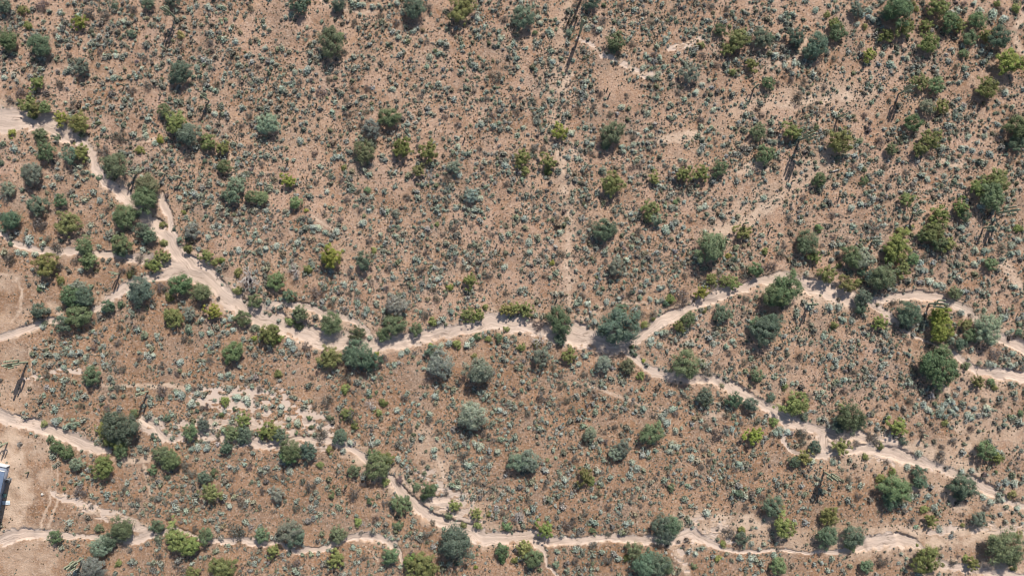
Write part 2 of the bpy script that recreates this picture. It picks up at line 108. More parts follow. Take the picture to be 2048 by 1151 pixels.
# dry washes and sandy paths: photograph pixels x y width
WASHES = """-90 225 66,0 240 60,60 238 50,110 255 42,150 275 28,185 302 18,190 335 17,215 365 24,255 395 27,290 430 27,330 470 30,355 505 36,378 535 50,420 560 48,450 592 48,490 618 42,540 640 44,600 662 42,640 678 42,690 680 40,740 692 36,790 686 34,830 675 30,880 664 27,940 655 26,985 640 38,1030 648 32,1070 656 28,1110 668 36,1150 668 52,1185 675 54,1220 690 40,1245 690 30,1275 675 26,1320 640 27,1370 620 25,1420 596 23,1470 580 20,1520 562 20,1570 550 22,1620 572 32,1670 586 34,1710 600 28,1745 604 16,1785 594 20,1830 588 19,1880 595 18,1920 612 19,1960 642 22,2000 672 24,2060 702 24,2140 740 26
1740 605 12,1775 628 14,1800 655 7,1850 682 5,1905 702 10,1930 725 15,1960 742 16,2005 748 24,2060 755 28,2140 758 28
1240 692 16,1265 708 15,1290 735 18,1330 750 19,1380 757 20,1430 757 24,1470 775 28,1510 800 24,1545 820 24,1575 842 28,1612 850 20,1645 862 24,1690 872 20,1720 868 22,1745 880 16,1760 893 14
1572 850 12,1566 880 9,1590 903 9,1630 912 14,1665 908 16,1700 902 16,1740 895 18,1790 905 26,1830 920 22,1880 935 22,1940 960 24,1990 985 22,2020 1004 14,2080 1020 12
1648 868 20,1645 895 16,1660 906 14
375 540 30,330 548 20,285 556 15,250 575 20,210 605 18,180 625 12,140 640 9,100 642 15,60 655 17,0 674 20,-90 700 22
-60 452 12,0 465 10,30 488 15,80 500 16,130 503 16,200 508 17,270 515 16,320 525 22,360 530 24
322 392 18,332 420 18,340 450 20,350 480 20
520 612 24,560 605 10,625 618 24,655 632 18,700 636 14,730 658 13,748 690 16
-90 815 28,0 832 28,50 845 28,100 860 27,150 880 28,190 896 22,215 902 12
280 836 13,310 850 16,330 875 15,352 880 11,378 868 9
395 868 10,440 872 12,500 882 16,530 890 14,600 876 12,650 880 14,690 890 16,720 906 16,740 926 14,785 960 18,800 985 22,830 1010 24,860 1035 26,900 1050 26,930 1060 30,970 1075 38,1010 1075 34,1060 1070 28,1110 1080 21,1150 1080 19,1200 1075 17,1260 1075 18,1300 1080 20,1340 1080 26,1385 1062 20,1400 1075 22,1425 1088 16,1450 1098 10,1500 1103 7,1560 1100 6,1620 1105 6,1690 1100 9,1730 1086 26,1790 1078 36,1830 1086 22,1848 1096 8
866 996 12,900 994 10
-90 1100 28,0 1080 24,50 1065 28,90 1068 20,150 1070 13,190 1074 10,250 1080 18,285 1076 20,320 1066 12,350 1055 12,385 1068 8,420 1080 12,480 1080 15,520 1083 17,560 1085 8,590 1100 12,640 1098 11,690 1080 13,720 1070 22,760 1075 22,790 1090 17,800 1110 9,806 1128 7
1072 1085 20,1090 1105 10,1095 1132 7,1115 1152 8
1878 1125 16,1930 1136 18,2000 1147 14,2080 1158 14"""
# fainter sandy paths and bare patches (not carved)
PATHS = """1112 290 9,1128 360 11,1138 430 12,1132 520 11,1142 610 9
1850 1064 16,1920 1057 22,1980 1056 20,2060 1058 22,2140 1060 20
1338 96 9,1370 90 11,1408 77 8
1155 75 6,1185 90 8,1205 110 8,1240 122 9,1265 140 11,1290 150 9,1325 144 6
1342 1082 24,1360 1110 18,1376 1142 14,1380 1170 12
250 290 7,280 284 9,312 276 6
205 770 7,270 772 9,345 770 11,400 784 12
700 900 40,790 960 50,880 1030 50,940 1040 60
1630 875 50,1760 890 70,1900 930 50,2010 1000 40
1350 1055 60,1450 1046 40,1540 1045 30
1690 1090 50,1780 1075 60,1860 1075 50,2040 1060 36
1860 1125 30,1960 1140 40,2060 1150 40
1530 570 40,1620 590 50,1700 600 40
1870 1062 12,1920 1057 14,1980 1056 13,2060 1058 14,2140 1060 14
725 1090 3,745 1108 3,758 1120 3
225 918 10,265 922 12,305 916 12
2070 10 14,2048 27 13,2027 66 13,2038 100 13,2080 140 14
640 -40 12,646 2 10,662 14 8,700 22 6,750 25 4
-60 130 10,0 140 8,30 148 10,52 165 8
105 985 12,150 1005 17,200 1025 19,250 1040 20,290 1055 16,305 1068 12
865 895 12,885 930 9,893 965 10,902 990 12,915 1010 16,935 1030 18,950 1056 20
460 310 6,465 352 7
620 428 5,640 442 6,665 458 5,672 475 5
0 545 5,30 551 6,46 580 6,42 618 6,22 644 5
103 862 5,116 930 5,112 1010 5,86 1076 5
88 868 4,101 932 5,98 1008 5,72 1074 4
60 700 5,66 740 5,50 790 4
1165 638 6,1195 616 6,1240 604 5,1300 608 5
1616 78 8,1594 118 8
1534 134 8,1580 121 8
1364 1048 22,1430 1042 18,1500 1040 16,1570 1042 10
1390 836 12,1450 826 10
1890 770 14,1900 800 10,1912 850 14,1935 890 16,1950 905 10
1885 980 20,1910 1010 24,1940 1020 18
2005 520 22,2028 560 20,2042 580 14
1180 770 8,1260 800 6,1330 820 6
285 930 6,295 960 7,300 990 6
1320 280 20,1400 270 22
1480 340 20,1530 330 24
1150 300 20,1120 330 14
100 610 20,120 625 14
40 910 26,30 960 22,20 1030 28
1440 460 28,1500 440 30,1560 400 24
1560 210 20,1700 190 22
1125 180 20,1140 150 16
1880 320 18,1920 330 18
1800 970 18,1850 985 20
30 880 30,60 885 20"""
# darker patches of dry brown grass: photograph pixels x y radius strength
BROWN = "20 590 55 .9;60 900 40 .6;70 1020 40 .8;60 950 30 .7;120 960 60 .5;250 830 70 .6;130 800 70 .6;30 725 50 .6;420 1000 90 .7;600 1000 80 .9;560 960 60 .8;700 950 70 .6;720 830 60 .5;700 770 60 .7;440 720 60 .6;300 720 60 .5;800 780 80 .6;600 580 60 .7;630 540 50 .5;900 1080 60 .6;860 1050 50 .7;1200 1110 90 .8;1100 1110 60 .6;1400 1130 60 .7;1450 1070 60 .7;1700 1000 80 .6;1600 1060 60 .8;1650 1120 70 .5;1800 1110 60 .6;1900 1090 60 .7;1740 1040 60 .6;1950 1000 50 .4;2000 900 60 .5;1300 700 50 .5;1350 760 60 .5;1100 730 60 .7;1000 760 80 .5;1000 150 45 .8;860 160 30 .4;1310 200 40 .5;1500 190 40 .5;1830 130 30 .4;1180 520 60 .5;480 430 70 .4;540 460 50 .5;400 450 60 .6;100 420 60 .5;350 380 50 .4;150 350 70 .5;1020 900 60 .3;1480 1000 80 .4;1250 850 70 .3;1790 560 60 .4;1950 560 60 .6;1960 500 50 .4;1490 640 70 .4;1700 760 60 .4;2030 830 40 .6;1100 1000 80 .4;1230 970 80 .3;330 640 60 .5;270 660 50 .5;480 780 50 .5;660 700 60 .4;80 1110 90 .5;300 1110 80 .5;700 1120 60 .4;560 350 50 .25;700 300 60 .2;80 110 50 .3;260 60 70 .2"
DENSITY = ["7888787888887776","6778888887778777","4567887878888888","5578888988777887","3456788888766776","4677665767778876","3566677888767776","1456657888875565","2345555556444333"]
# ground kept clear of bushes (graded dirt, trampled strips): x y radius
CLEAR = "22 590 46;15 640 40;30 545 30;20 720 44;40 760 30;25 800 34;30 885 46;70 905 34;50 970 62;90 1000 34;50 1040 46;40 1120 60;100 1125 40;10 690 40;1265 190 24"
GRADED = "10 940 50 .9;28 985 45 .9;20 1030 42 .85;70 900 26 .6;95 960 22 .5;20 560 26 .5;30 640 40 .4;20 880 34 .7;60 1120 70 .5;30 790 40 .4;15 720 40 .35"
# broken sand between bushes where the channels braid
BRAID = """395 788 44,480 800 80,560 826 110,640 866 70
275 838 36,330 864 54,420 858 62,520 876 56,640 884 44
850 960 60,900 1000 80,940 1040 60
1640 870 44,1720 888 60,1790 900 70
1360 1062 60,1420 1060 60,1480 1075 30
108 986 18,150 1005 26,200 1025 32,250 1041 34,300 1068 20
1860 1064 14,1920 1058 26,1980 1057 22,2060 1060 26,2140 1060 22
1340 1084 30,1360 1110 26,1376 1140 16
1155 75 9,1185 90 11,1205 110 12,1240 122 13,1265 140 15,1290 150 13,1325 144 10
1338 96 14,1370 90 15,1408 77 11
170 740 14,110 742 14,70 752 16,30 768 14"""
# broad soft sandy drifts and the worn trail
SOFT = """1138 10 24,1122 90 30,1110 200 34,1114 290 34,1128 360 34,1138 430 34,1132 520 32,1142 610 26
1640 900 80,1800 925 90,1930 965 90,2060 1020 80
1370 1062 80,1480 1060 60,1600 1080 50,1720 1085 80,1860 1080 90,1960 1062 60,2060 1060 60
1860 1130 60,2060 1152 60
1430 470 50,1560 380 60,1680 300 50
1470 215 40,1620 190 50,1740 180 30
1900 700 40,1990 780 60,1930 860 50
840 870 60,900 960 80,960 1040 60
600 640 60,720 650 50
1890 900 50,1960 860 60,2040 880 60"""
# ---------------------------------------------------------------- helpers
rng = np.random.default_rng(7)
random.seed(7)
COL = scene.collection

def world_xy(px, py, z=0.0):
    """the point at height z that the photograph shows at pixel px, py"""
    k = PX * (1.0 - z / CAM_H)
    return (px - 1024.0) * k, (575.5 - py) * k

def tile_px(t, x, y):
    return TILES[t][0] + x / 3.0, TILES[t][1] + y / 3.0

def lattice(seed):
    return np.random.default_rng(seed).random((256, 256))

_LAT = [lattice(s) for s in range(40, 48)]

def vnoise(x, y, k=0):
    L = _LAT[k % 8]
    xi, yi = np.floor(x).astype(int), np.floor(y).astype(int)
    fx, fy = x - xi, y - yi
    fx, fy = fx * fx * (3 - 2 * fx), fy * fy * (3 - 2 * fy)
    a, b = L[yi & 255, xi & 255], L[yi & 255, (xi + 1) & 255]
    c, d = L[(yi + 1) & 255, xi & 255], L[(yi + 1) & 255, (xi + 1) & 255]
    return (a * (1 - fx) + b * fx) * (1 - fy) + (c * (1 - fx) + d * fx) * fy

def fbm(x, y, octaves=4, k=0):
    s, a, t = 0.0, 1.0, 0.0
    for i in range(octaves):
        s = s + a * vnoise(x * 2 ** i + 17.3 * i, y * 2 ** i - 9.1 * i, k + i)
        t += a
        a *= 0.5
    return s / t

def smooth(a, b, x):
    t = np.clip((x - a) / (b - a), 0, 1)
    return t * t * (3 - 2 * t)

def mesh_quads(name, verts, quads, mat, tint=None, smooth_shade=False):
    """one mesh from numpy arrays of points and four-sided faces, with an optional colour per point"""
    me = bpy.data.meshes.new(name)
    nv, nf = len(verts), len(quads)
    me.vertices.add(nv)
    me.vertices.foreach_set("co", np.ascontiguousarray(verts, dtype=np.float32).ravel())
    me.loops.add(nf * 4)
    me.loops.foreach_set("vertex_index", np.ascontiguousarray(quads, dtype=np.int32).ravel())
    me.polygons.add(nf)
    me.polygons.foreach_set("loop_start", np.arange(0, nf * 4, 4, dtype=np.int32))
    me.polygons.foreach_set("loop_total", np.full(nf, 4, dtype=np.int32))
    if smooth_shade:
        me.polygons.foreach_set("use_smooth", np.ones(nf, dtype=bool))
    me.update(calc_edges=True)
    if tint is not None:
        at = me.attributes.new("tint", 'FLOAT_COLOR', 'POINT')
        c = np.ones((nv, 4), dtype=np.float32)
        c[:, :3] = tint
        at.data.foreach_set("color", c.ravel())
    me.materials.append(mat)
    return me

def put(name, me, parent=None, loc=None, color=None):
    o = bpy.data.objects.new(name, me)
    COL.objects.link(o)
    if parent is not None:
        o.parent = parent
    if loc is not None:
        o.location = loc
    if color is not None:
        o.color = (*color, 1.0)
    return o

def tag(o, label, category, group=None, kind=None):
    o["label"] = label
    o["category"] = category
    if group:
        o["group"] = group
    if kind:
        o["kind"] = kind
    return o

# ---------------------------------------------------------------- materials
def new_mat(name):
    m = bpy.data.materials.new(name)
    m.use_nodes = True
    nt = m.node_tree
    nt.nodes.clear()
    out = nt.nodes.new("ShaderNodeOutputMaterial")
    bs = nt.nodes.new("ShaderNodeBsdfPrincipled")
    nt.links.new(bs.outputs[0], out.inputs[0])
    bs.inputs["Roughness"].default_value = 0.9
    bs.inputs["Specular IOR Level"].default_value = 0.15
    return m, nt, bs

def node(nt, kind, **inputs):
    n = nt.nodes.new(kind)
    for k, v in inputs.items():
        n.inputs[k].default_value = v
    return n

def mixcol(nt, fac, a, b, mode='MIX'):
    n = nt.nodes.new("ShaderNodeMix")
    n.data_type = 'RGBA'
    n.blend_type = mode
    for sock, v in ((0, fac), (6, a), (7, b)):
        if hasattr(v, "is_linked") or isinstance(v, bpy.types.NodeSocket):
            nt.links.new(v, n.inputs[sock])
        elif sock == 0:
            n.inputs[0].default_value = v
        else:
            n.inputs[sock].default_value = (*v, 1.0)
    return n.outputs[2]

def ramp(nt, src, lo, hi, a=0.0, b=1.0):
    n = nt.nodes.new("ShaderNodeMapRange")
    n.inputs[1].default_value, n.inputs[2].default_value = lo, hi
    n.inputs[3].default_value, n.inputs[4].default_value = a, b
    nt.links.new(src, n.inputs[0])
    return n.outputs[0]

def math_node(nt, op, a, b):
    n = nt.nodes.new("ShaderNodeMath")
    n.operation = op
    for i, v in enumerate((a, b)):
        if isinstance(v, bpy.types.NodeSocket):
            nt.links.new(v, n.inputs[i])
        else:
            n.inputs[i].default_value = v
    return n.outputs[0]

def noise(nt, scale, detail=3.0, rough=0.55, vec=None, dist=0.0):
    n = nt.nodes.new("ShaderNodeTexNoise")
    n.inputs["Scale"].default_value = scale
    n.inputs["Detail"].default_value = detail
    n.inputs["Roughness"].default_value = rough
    n.inputs["Distortion"].default_value = dist
    if vec is not None:
        nt.links.new(vec, n.inputs["Vector"])
    return n.outputs[0]

def attr(nt, name, out=2):
    n = nt.nodes.new("ShaderNodeAttribute")
    n.attribute_name = name
    return n.outputs[out]

def make_ground_material():
    m, nt, bs = new_mat("desert_soil")
    geo = nt.nodes.new("ShaderNodeNewGeometry")
    pos = geo.outputs["Position"]
    big = noise(nt, 0.06, 3.0, 0.6, pos)
    mid = noise(nt, 0.45, 4.0, 0.6, pos)
    fine = noise(nt, 2.2, 4.0, 0.75, pos)
    speck = noise(nt, 4.2, 3.0, 0.7, pos)
    zone = attr(nt, "zone")
    soil = mixcol(nt, ramp(nt, big, 0.36, 0.64), SOIL_PINK, SOIL_TAN)
    soil = mixcol(nt, zone, soil, SOIL_LOW)
    orange = math_node(nt, 'MULTIPLY', ramp(nt, mid, 0.5, 0.72), 0.55)
    soil = mixcol(nt, orange, soil, SOIL_ORANGE)
    brown = attr(nt, "brown")
    bn = math_node(nt, 'MULTIPLY', brown, ramp(nt, noise(nt, 1.1, 4.0, 0.65, pos), 0.36, 0.60))
    soil = mixcol(nt, math_node(nt, 'MINIMUM', bn, 0.9), soil, DRY_GRASS)
    grey = noise(nt, 0.16, 5.0, 0.65, pos)
    soil = mixcol(nt, ramp(nt, grey, 0.48, 0.66, 0.0, 0.6), soil, (0.29, 0.225, 0.178))
    rust = noise(nt, 0.28, 5.0, 0.7, pos, 0.8)
    soil = mixcol(nt, ramp(nt, rust, 0.53, 0.68, 0.0, 0.6), soil, (0.33, 0.165, 0.082))
    # gravel, small stones and litter: lighter and darker grains
    soil = mixcol(nt, ramp(nt, fine, 0.48, 0.68, 0.0, 0.7), soil, GRAIN_LIGHT)
    soil = mixcol(nt, ramp(nt, speck, 0.52, 0.64, 0.0, 0.75), soil, GRAIN_DARK)
    soil = mixcol(nt, math_node(nt, 'MULTIPLY', attr(nt, "pale"), ramp(nt, mid, 0.34, 0.58, 0.2, 1.0)), soil, PATH_SAND)
    # wash bed: pale sand with streaks along the flow
    comb = nt.nodes.new("ShaderNodeCombineXYZ")
    nt.links.new(math_node(nt, 'MULTIPLY', attr(nt, "across"), 2.6), comb.inputs[0])
    nt.links.new(math_node(nt, 'MULTIPLY', attr(nt, "along"), 0.06), comb.inputs[1])
    streak = noise(nt, 1.0, 5.0, 0.62, comb.outputs[0], 0.6)
    sand = mixcol(nt, ramp(nt, streak, 0.35, 0.65), SAND_LIGHT, SAND_DARK)
    sand = mixcol(nt, ramp(nt, noise(nt, 0.5, 3.0, 0.6, pos), 0.4, 0.75, 0.0, 0.6), sand, SAND_PINK)
    sand = mixcol(nt, ramp(nt, speck, 0.6, 0.72, 0.0, 0.3), sand, GRAIN_DARK)
    # thin winding lines of dark silt and drift left by the last flow
    comb2 = nt.nodes.new("ShaderNodeCombineXYZ")
    nt.links.new(math_node(nt, 'MULTIPLY', attr(nt, "across"), 0.9), comb2.inputs[0])
    nt.links.new(math_node(nt, 'MULTIPLY', attr(nt, "along"), 0.09), comb2.inputs[1])
    flow = noise(nt, 1.0, 3.0, 0.6, comb2.outputs[0], 0.9)
    off = math_node(nt, 'ABSOLUTE', math_node(nt, 'SUBTRACT', flow, 0.5), 0.0)
    sand = mixcol(nt, math_node(nt, 'MULTIPLY', ramp(nt, off, 0.004, 0.022, 0.7, 0.0), ramp(nt, mid, 0.42, 0.60)), sand, (0.22, 0.165, 0.13))
    wash = attr(nt, "wash")
    col = mixcol(nt, ramp(nt, wash, 0.25, 0.75), soil, sand)
    nt.links.new(col, bs.inputs["Base Color"])
    bs.inputs["Roughness"].default_value = 1.0
    bs.inputs["Specular IOR Level"].default_value = 0.05
    # relief: clods and gravel on the flats, flow ridges in the beds
    h1 = math_node(nt, 'MULTIPLY', fine, 0.22)
    h1 = math_node(nt, 'ADD', h1, math_node(nt, 'MULTIPLY', mid, 0.10))
    h2 = math_node(nt, 'MULTIPLY', streak, 0.10)
    mixn = nt.nodes.new("ShaderNodeMix")
    mixn.data_type = 'FLOAT'
    nt.links.new(wash, mixn.inputs[0]); nt.links.new(h1, mixn.inputs[2]); nt.links.new(h2, mixn.inputs[3])
    bump = nt.nodes.new("ShaderNodeBump")
    bump.inputs["Strength"].default_value = 0.8
    bump.inputs["Distance"].default_value = 1.0
    nt.links.new(mixn.outputs[0], bump.inputs["Height"])
    nt.links.new(bump.outputs[0], bs.inputs["Normal"])
    return m

SOIL_PINK, SOIL_TAN = (0.480, 0.320, 0.235), (0.430, 0.284, 0.192)
SOIL_LOW = (0.365, 0.224, 0.140)
SOIL_ORANGE = (0.445, 0.258, 0.142)
DRY_GRASS = (0.205, 0.114, 0.062)
GRAIN_LIGHT, GRAIN_DARK = (0.61, 0.465, 0.365), (0.14, 0.108, 0.088)
PATH_SAND = (0.62, 0.47, 0.355)
SAND_LIGHT, SAND_DARK, SAND_PINK = (0.68, 0.545, 0.45), (0.47, 0.365, 0.295), (0.57, 0.44, 0.355)

def make_leaf_material(name, rough=0.75, transl=0.25):
    """leaves: the object's own colour times a small variation from leaf to leaf; light passes through a little"""
    m, nt, bs = new_mat(name)
    info = nt.nodes.new("ShaderNodeObjectInfo")
    col = mixcol(nt, 1.0, info.outputs["Color"], attr(nt, "tint", 0), 'MULTIPLY')
    nt.links.new(col, bs.inputs["Base Color"])
    bs.inputs["Roughness"].default_value = rough
    bs.inputs["Specular IOR Level"].default_value = 0.25
    tr = nt.nodes.new("ShaderNodeBsdfTranslucent")
    nt.links.new(col, tr.inputs[0])
    mx = nt.nodes.new("ShaderNodeMixShader")
    mx.inputs[0].default_value = transl
    out = [n for n in nt.nodes if n.type == 'OUTPUT_MATERIAL'][0]
    nt.links.new(bs.outputs[0], mx.inputs[1])
    nt.links.new(tr.outputs[0], mx.inputs[2])
    nt.links.new(mx.outputs[0], out.inputs[0])
    return m

def make_noise_material(name, a, b, scale, rough=0.85, bump=0.0):
    m, nt, bs = new_mat(name)
    geo = nt.nodes.new("ShaderNodeNewGeometry")
    n = noise(nt, scale, 4.0, 0.6, geo.outputs["Position"])
    nt.links.new(mixcol(nt, ramp(nt, n, 0.35, 0.65), a, b), bs.inputs["Base Color"])
    bs.inputs["Roughness"].default_value = rough
    if bump:
        bp = nt.nodes.new("ShaderNodeBump")
        bp.inputs["Strength"].default_value = 0.6
        bp.inputs["Distance"].default_value = bump
        nt.links.new(n, bp.inputs["Height"])
        nt.links.new(bp.outputs[0], bs.inputs["Normal"])
    return m

M_GROUND = make_ground_material()
M_LEAF = make_leaf_material("desert_leaves", 0.75, 0.22)
M_PALE_LEAF = make_leaf_material("pale_felted_leaves", 0.9, 0.10)
M_BARK = make_noise_material("grey_bark", (0.13, 0.10, 0.08), (0.21, 0.17, 0.14), 3.0, 0.9, 0.02)
M_GREEN_BARK = make_noise_material("green_bark", (0.14, 0.16, 0.06), (0.21, 0.22, 0.09), 3.0)
M_DEAD = make_noise_material("weathered_dead_wood", (0.36, 0.32, 0.29), (0.55, 0.50, 0.46), 2.0, 0.9)
M_DARK_DEAD = make_noise_material("dark_dead_wood", (0.15, 0.125, 0.11), (0.27, 0.235, 0.21), 2.0, 0.9)
M_CACTUS = make_noise_material("ribbed_cactus_skin", (0.25, 0.28, 0.19), (0.40, 0.42, 0.31), 2.5, 0.7)
M_CACTUS_DRY = make_noise_material("dull_cactus_skin", (0.10, 0.115, 0.075), (0.17, 0.18, 0.12), 2.5, 0.8)

# ---------------------------------------------------------------- the ground: one grid, fine in view, wide to the horizon
STEP = 0.2
def axis(half):
    inner = np.arange(-half, half + STEP / 2, STEP)
    grow, d, v = [], STEP, half
    while v < 4000:
        d *= 1.35
        v += d
        grow.append(v)
    grow = np.array(grow)
    return np.concatenate([-grow[::-1], inner, grow])

gx, gy = axis(99.0), axis(60.0)
X, Y = np.meshgrid(gx, gy)
# photograph pixels of every grid point, pushed about a little so that no edge is a clean curve
QX = X / PX + 1024.0
QY = 575.5 - Y / PX
near = (np.abs(X) < 110) & (np.abs(Y) < 70)
w1 = (fbm(QX / 20, QY / 20, 4, 1) - 0.5) * 11 * near
w2 = (fbm(QX / 20 + 50, QY / 20 + 31, 4, 3) - 0.5) * 11 * near
WX, WY = QX + w1, QY + w2

def trace(text, margin):
    """distance over half width (1 at the edge), signed offset across in metres, metres along, half width in metres"""
    T = np.full(X.shape, 99.0); AC = np.zeros(X.shape); AL = np.zeros(X.shape); HW = np.ones(X.shape)
    qx, qy = gx / PX + 1024.0, 575.5 - gy / PX      # qy falls with the row
    for li, line in enumerate(text.strip().split("\n")):
        pts = [tuple(map(float, p.split())) for p in line.split(",")]
        run = li * 37.0
        for (x0, y0, a0), (x1, y1, a1) in zip(pts[:-1], pts[1:]):
            r = max(a0, a1) * margin + 26
            i0, i1 = np.searchsorted(qx, [min(x0, x1) - r, max(x0, x1) + r])
            j0, j1 = np.searchsorted(-qy, [-(max(y0, y1) + r), -(min(y0, y1) - r)])
            ln = math.hypot(x1 - x0, y1 - y0)
            if i1 > i0 and j1 > j0:
                sx, sy = WX[j0:j1, i0:i1], WY[j0:j1, i0:i1]
                dx, dy = (x1 - x0) / ln, (y1 - y0) / ln
                u = np.clip(((sx - x0) * dx + (sy - y0) * dy) / ln, 0, 1)
                ox, oy = sx - (x0 + u * (x1 - x0)), sy - (y0 + u * (y1 - y0))
                dist = np.hypot(ox, oy)
                half = (a0 + (a1 - a0) * u) / 2
                t = dist / half
                old = T[j0:j1, i0:i1]
                better = t < old
                T[j0:j1, i0:i1] = np.where(better, t, old)
                side = ox * dy - oy * dx
                AC[j0:j1, i0:i1] = np.where(better, side * PX, AC[j0:j1, i0:i1])
                AL[j0:j1, i0:i1] = np.where(better, (run + u * ln) * PX, AL[j0:j1, i0:i1])
                HW[j0:j1, i0:i1] = np.where(better, half * PX, HW[j0:j1, i0:i1])
            run += ln
    return T, AC, AL, HW

WT, WAC, WAL, WHW = trace(WASHES, 1.0)
PT, _a, _b, _c = trace(PATHS, 1.0)
edge = (fbm(QX / 6, QY / 6, 4, 5) - 0.5) * 0.95
edge_t = WT + edge
wash_m = 1.0 - smooth(0.74, 1.16, edge_t)
# bars of soil and gravel left standing in the beds
bars = smooth(0.60, 0.70, fbm(QX / 16 + 2, QY / 16 + 5, 4, 3)) * smooth(0.30, 0.75, WT)
wash_m = wash_m * (1.0 - 0.85 * bars)
pale_m = (1.0 - smooth(0.6, 1.25, PT + edge)) * 0.9
BT, _a, _b, _c = trace(BRAID, 1.0)
broken = (1.0 - smooth(0.55, 1.1, BT + edge * 0.8)) * smooth(0.44, 0.52, fbm(QX / 13 + 4, QY / 7 + 6, 4, 0))
wash_m = np.maximum(wash_m, broken)
ST, _a, _b, _c = trace(SOFT, 1.6)
pale_m = np.maximum(pale_m, 0.5 * (1.0 - smooth(0.3, 1.5, ST + (fbm(QX / 18, QY / 18, 4, 6) - 0.5) * 1.2)))
# a pale apron of loose sand and trampled soil beside the beds
pale_m = np.maximum(pale_m, 0.55 * (1.0 - smooth(1.0, 1.7, WT + (fbm(QX / 30, QY / 30, 3, 2) - 0.5) * 1.6)) * smooth(0.4, 0.8, WHW))
for g in GRADED.split(";"):
    bx, by, br, bs_ = map(float, g.split())
    sel = (np.abs(QX - bx) < br * 1.6) & (np.abs(QY - by) < br * 1.6)
    dd = np.hypot(QX[sel] - bx, QY[sel] - by) / br + (fbm(QX[sel] / 20, QY[sel] / 20, 3, 1) - 0.5) * 0.9
    pale_m[sel] = np.maximum(pale_m[sel], bs_ * (1.0 - smooth(0.6, 1.1, dd)))
clear_m = np.zeros(X.shape)
for g in CLEAR.split(";"):
    bx, by, br = map(float, g.split())
    sel = (np.abs(QX - bx) < br * 1.6) & (np.abs(QY - by) < br * 1.6)
    dd = np.hypot(QX[sel] - bx, QY[sel] - by) / br + (fbm(QX[sel] / 20, QY[sel] / 20, 3, 2) - 0.5) * 0.5
    clear_m[sel] = np.maximum(clear_m[sel], 1.0 - smooth(0.75, 1.0, dd))
brown_m = np.zeros(X.shape)
for b in BROWN.split(";"):
    bx, by, br, bs_ = map(float, b.split())
    bs_ = min(1.0, bs_ * 1.3)
    sel = (np.abs(QX - bx) < br * 1.6) & (np.abs(QY - by) < br * 1.6)
    d = np.hypot(QX[sel] - bx, QY[sel] - by) / br + (fbm(QX[sel] / 35, QY[sel] / 35, 3, 4) - 0.5) * 1.1
    brown_m[sel] = np.maximum(brown_m[sel], bs_ * (1.0 - smooth(0.35, 1.1, d)))
brown_m = np.maximum(brown_m, 0.85 * smooth(0.48, 0.66, fbm(QX / 40, QY / 40, 5, 6)) * near * (1 - 0.5 * clear_m))
# the country below the main wash is browner than the flats above it
ZX = [-200, 250, 450, 700, 1000, 1240, 1500, 1700, 2300]
ZY = [330, 480, 600, 690, 680, 700, 760, 850, 900]
zone_m = smooth(-60, 120, QY - np.interp(QX, ZX, ZY) + (fbm(QX / 120, QY / 120, 3, 7) - 0.5) * 160)

cut = smooth(0.42, 0.62, fbm(QX / 55 + 9, QY / 55 + 4, 3, 6))          # where the bank is cut steep, where it slopes
depth = np.clip(WHW * 0.40, 0.05, 0.45) * (0.30 + 0.70 * cut)
steep = 1.0 - smooth(0.40 + 0.46 * cut, 1.02, WT + edge * 0.5)
Z = (fbm(X / 22 + 7, Y / 22 + 3, 3, 2) - 0.5) * 0.7 * near
Z = Z + (fbm(X / 2.2, Y / 2.2, 3, 4) - 0.5) * 0.14 * near * (1 - 0.6 * wash_m)
Z = Z - depth * steep
# flow ridges and small cut banks inside the beds
Z = Z + wash_m * 0.06 * (fbm(WAC * 1.3 + 5, WAL * 0.07, 4, 1) - 0.5)

def ground_z(x, y):
    i = np.clip(np.searchsorted(gx, x) - 1, 0, len(gx) - 2)
    j = np.clip(np.searchsorted(gy, y) - 1, 0, len(gy) - 2)
    fx = (x - gx[i]) / (gx[i + 1] - gx[i]); fy = (y - gy[j]) / (gy[j + 1] - gy[j])
    return (Z[j, i] * (1 - fx) + Z[j, i + 1] * fx) * (1 - fy) + (Z[j + 1, i] * (1 - fx) + Z[j + 1, i + 1] * fx) * fy

def grid_value(A, x, y):
    i = np.clip(np.searchsorted(gx, x), 0, len(gx) - 1)
    j = np.clip(np.searchsorted(gy, y), 0, len(gy) - 1)
    return A[j, i]

def ground_piece(name, faces):
    flat = faces.ravel()
    used = np.zeros(X.size, dtype=bool); used[flat] = True
    index = np.cumsum(used) - 1
    co = np.stack([X.ravel()[used], Y.ravel()[used], Z.ravel()[used]], 1)
    me = mesh_quads(name, co, index[faces], M_GROUND, None, True)
    for key, arr in (("wash", wash_m), ("pale", pale_m), ("brown", brown_m), ("zone", zone_m), ("across", WAC), ("along", WAL)):
        at = me.attributes.new(key, 'FLOAT', 'POINT')
        at.data.foreach_set("value", np.ascontiguousarray(arr.ravel()[used], dtype=np.float32))
    o = put(name, me)
    o["kind"] = "structure"
    return o

ids = np.arange(X.size).reshape(X.shape)
F = np.stack([ids[:-1, :-1], ids[:-1, 1:], ids[1:, 1:], ids[1:, :-1]], -1).reshape(-1, 4)
fm = wash_m.ravel()[F].mean(1) > 0.5
o = ground_piece("ground", F[~fm])
tag(o, "brown gravelly desert ground between the bushes", "ground", None, "structure")
o = ground_piece("dry_wash", F[fm])
tag(o, "pale sandy beds of the dry washes", "wash", None, "structure")

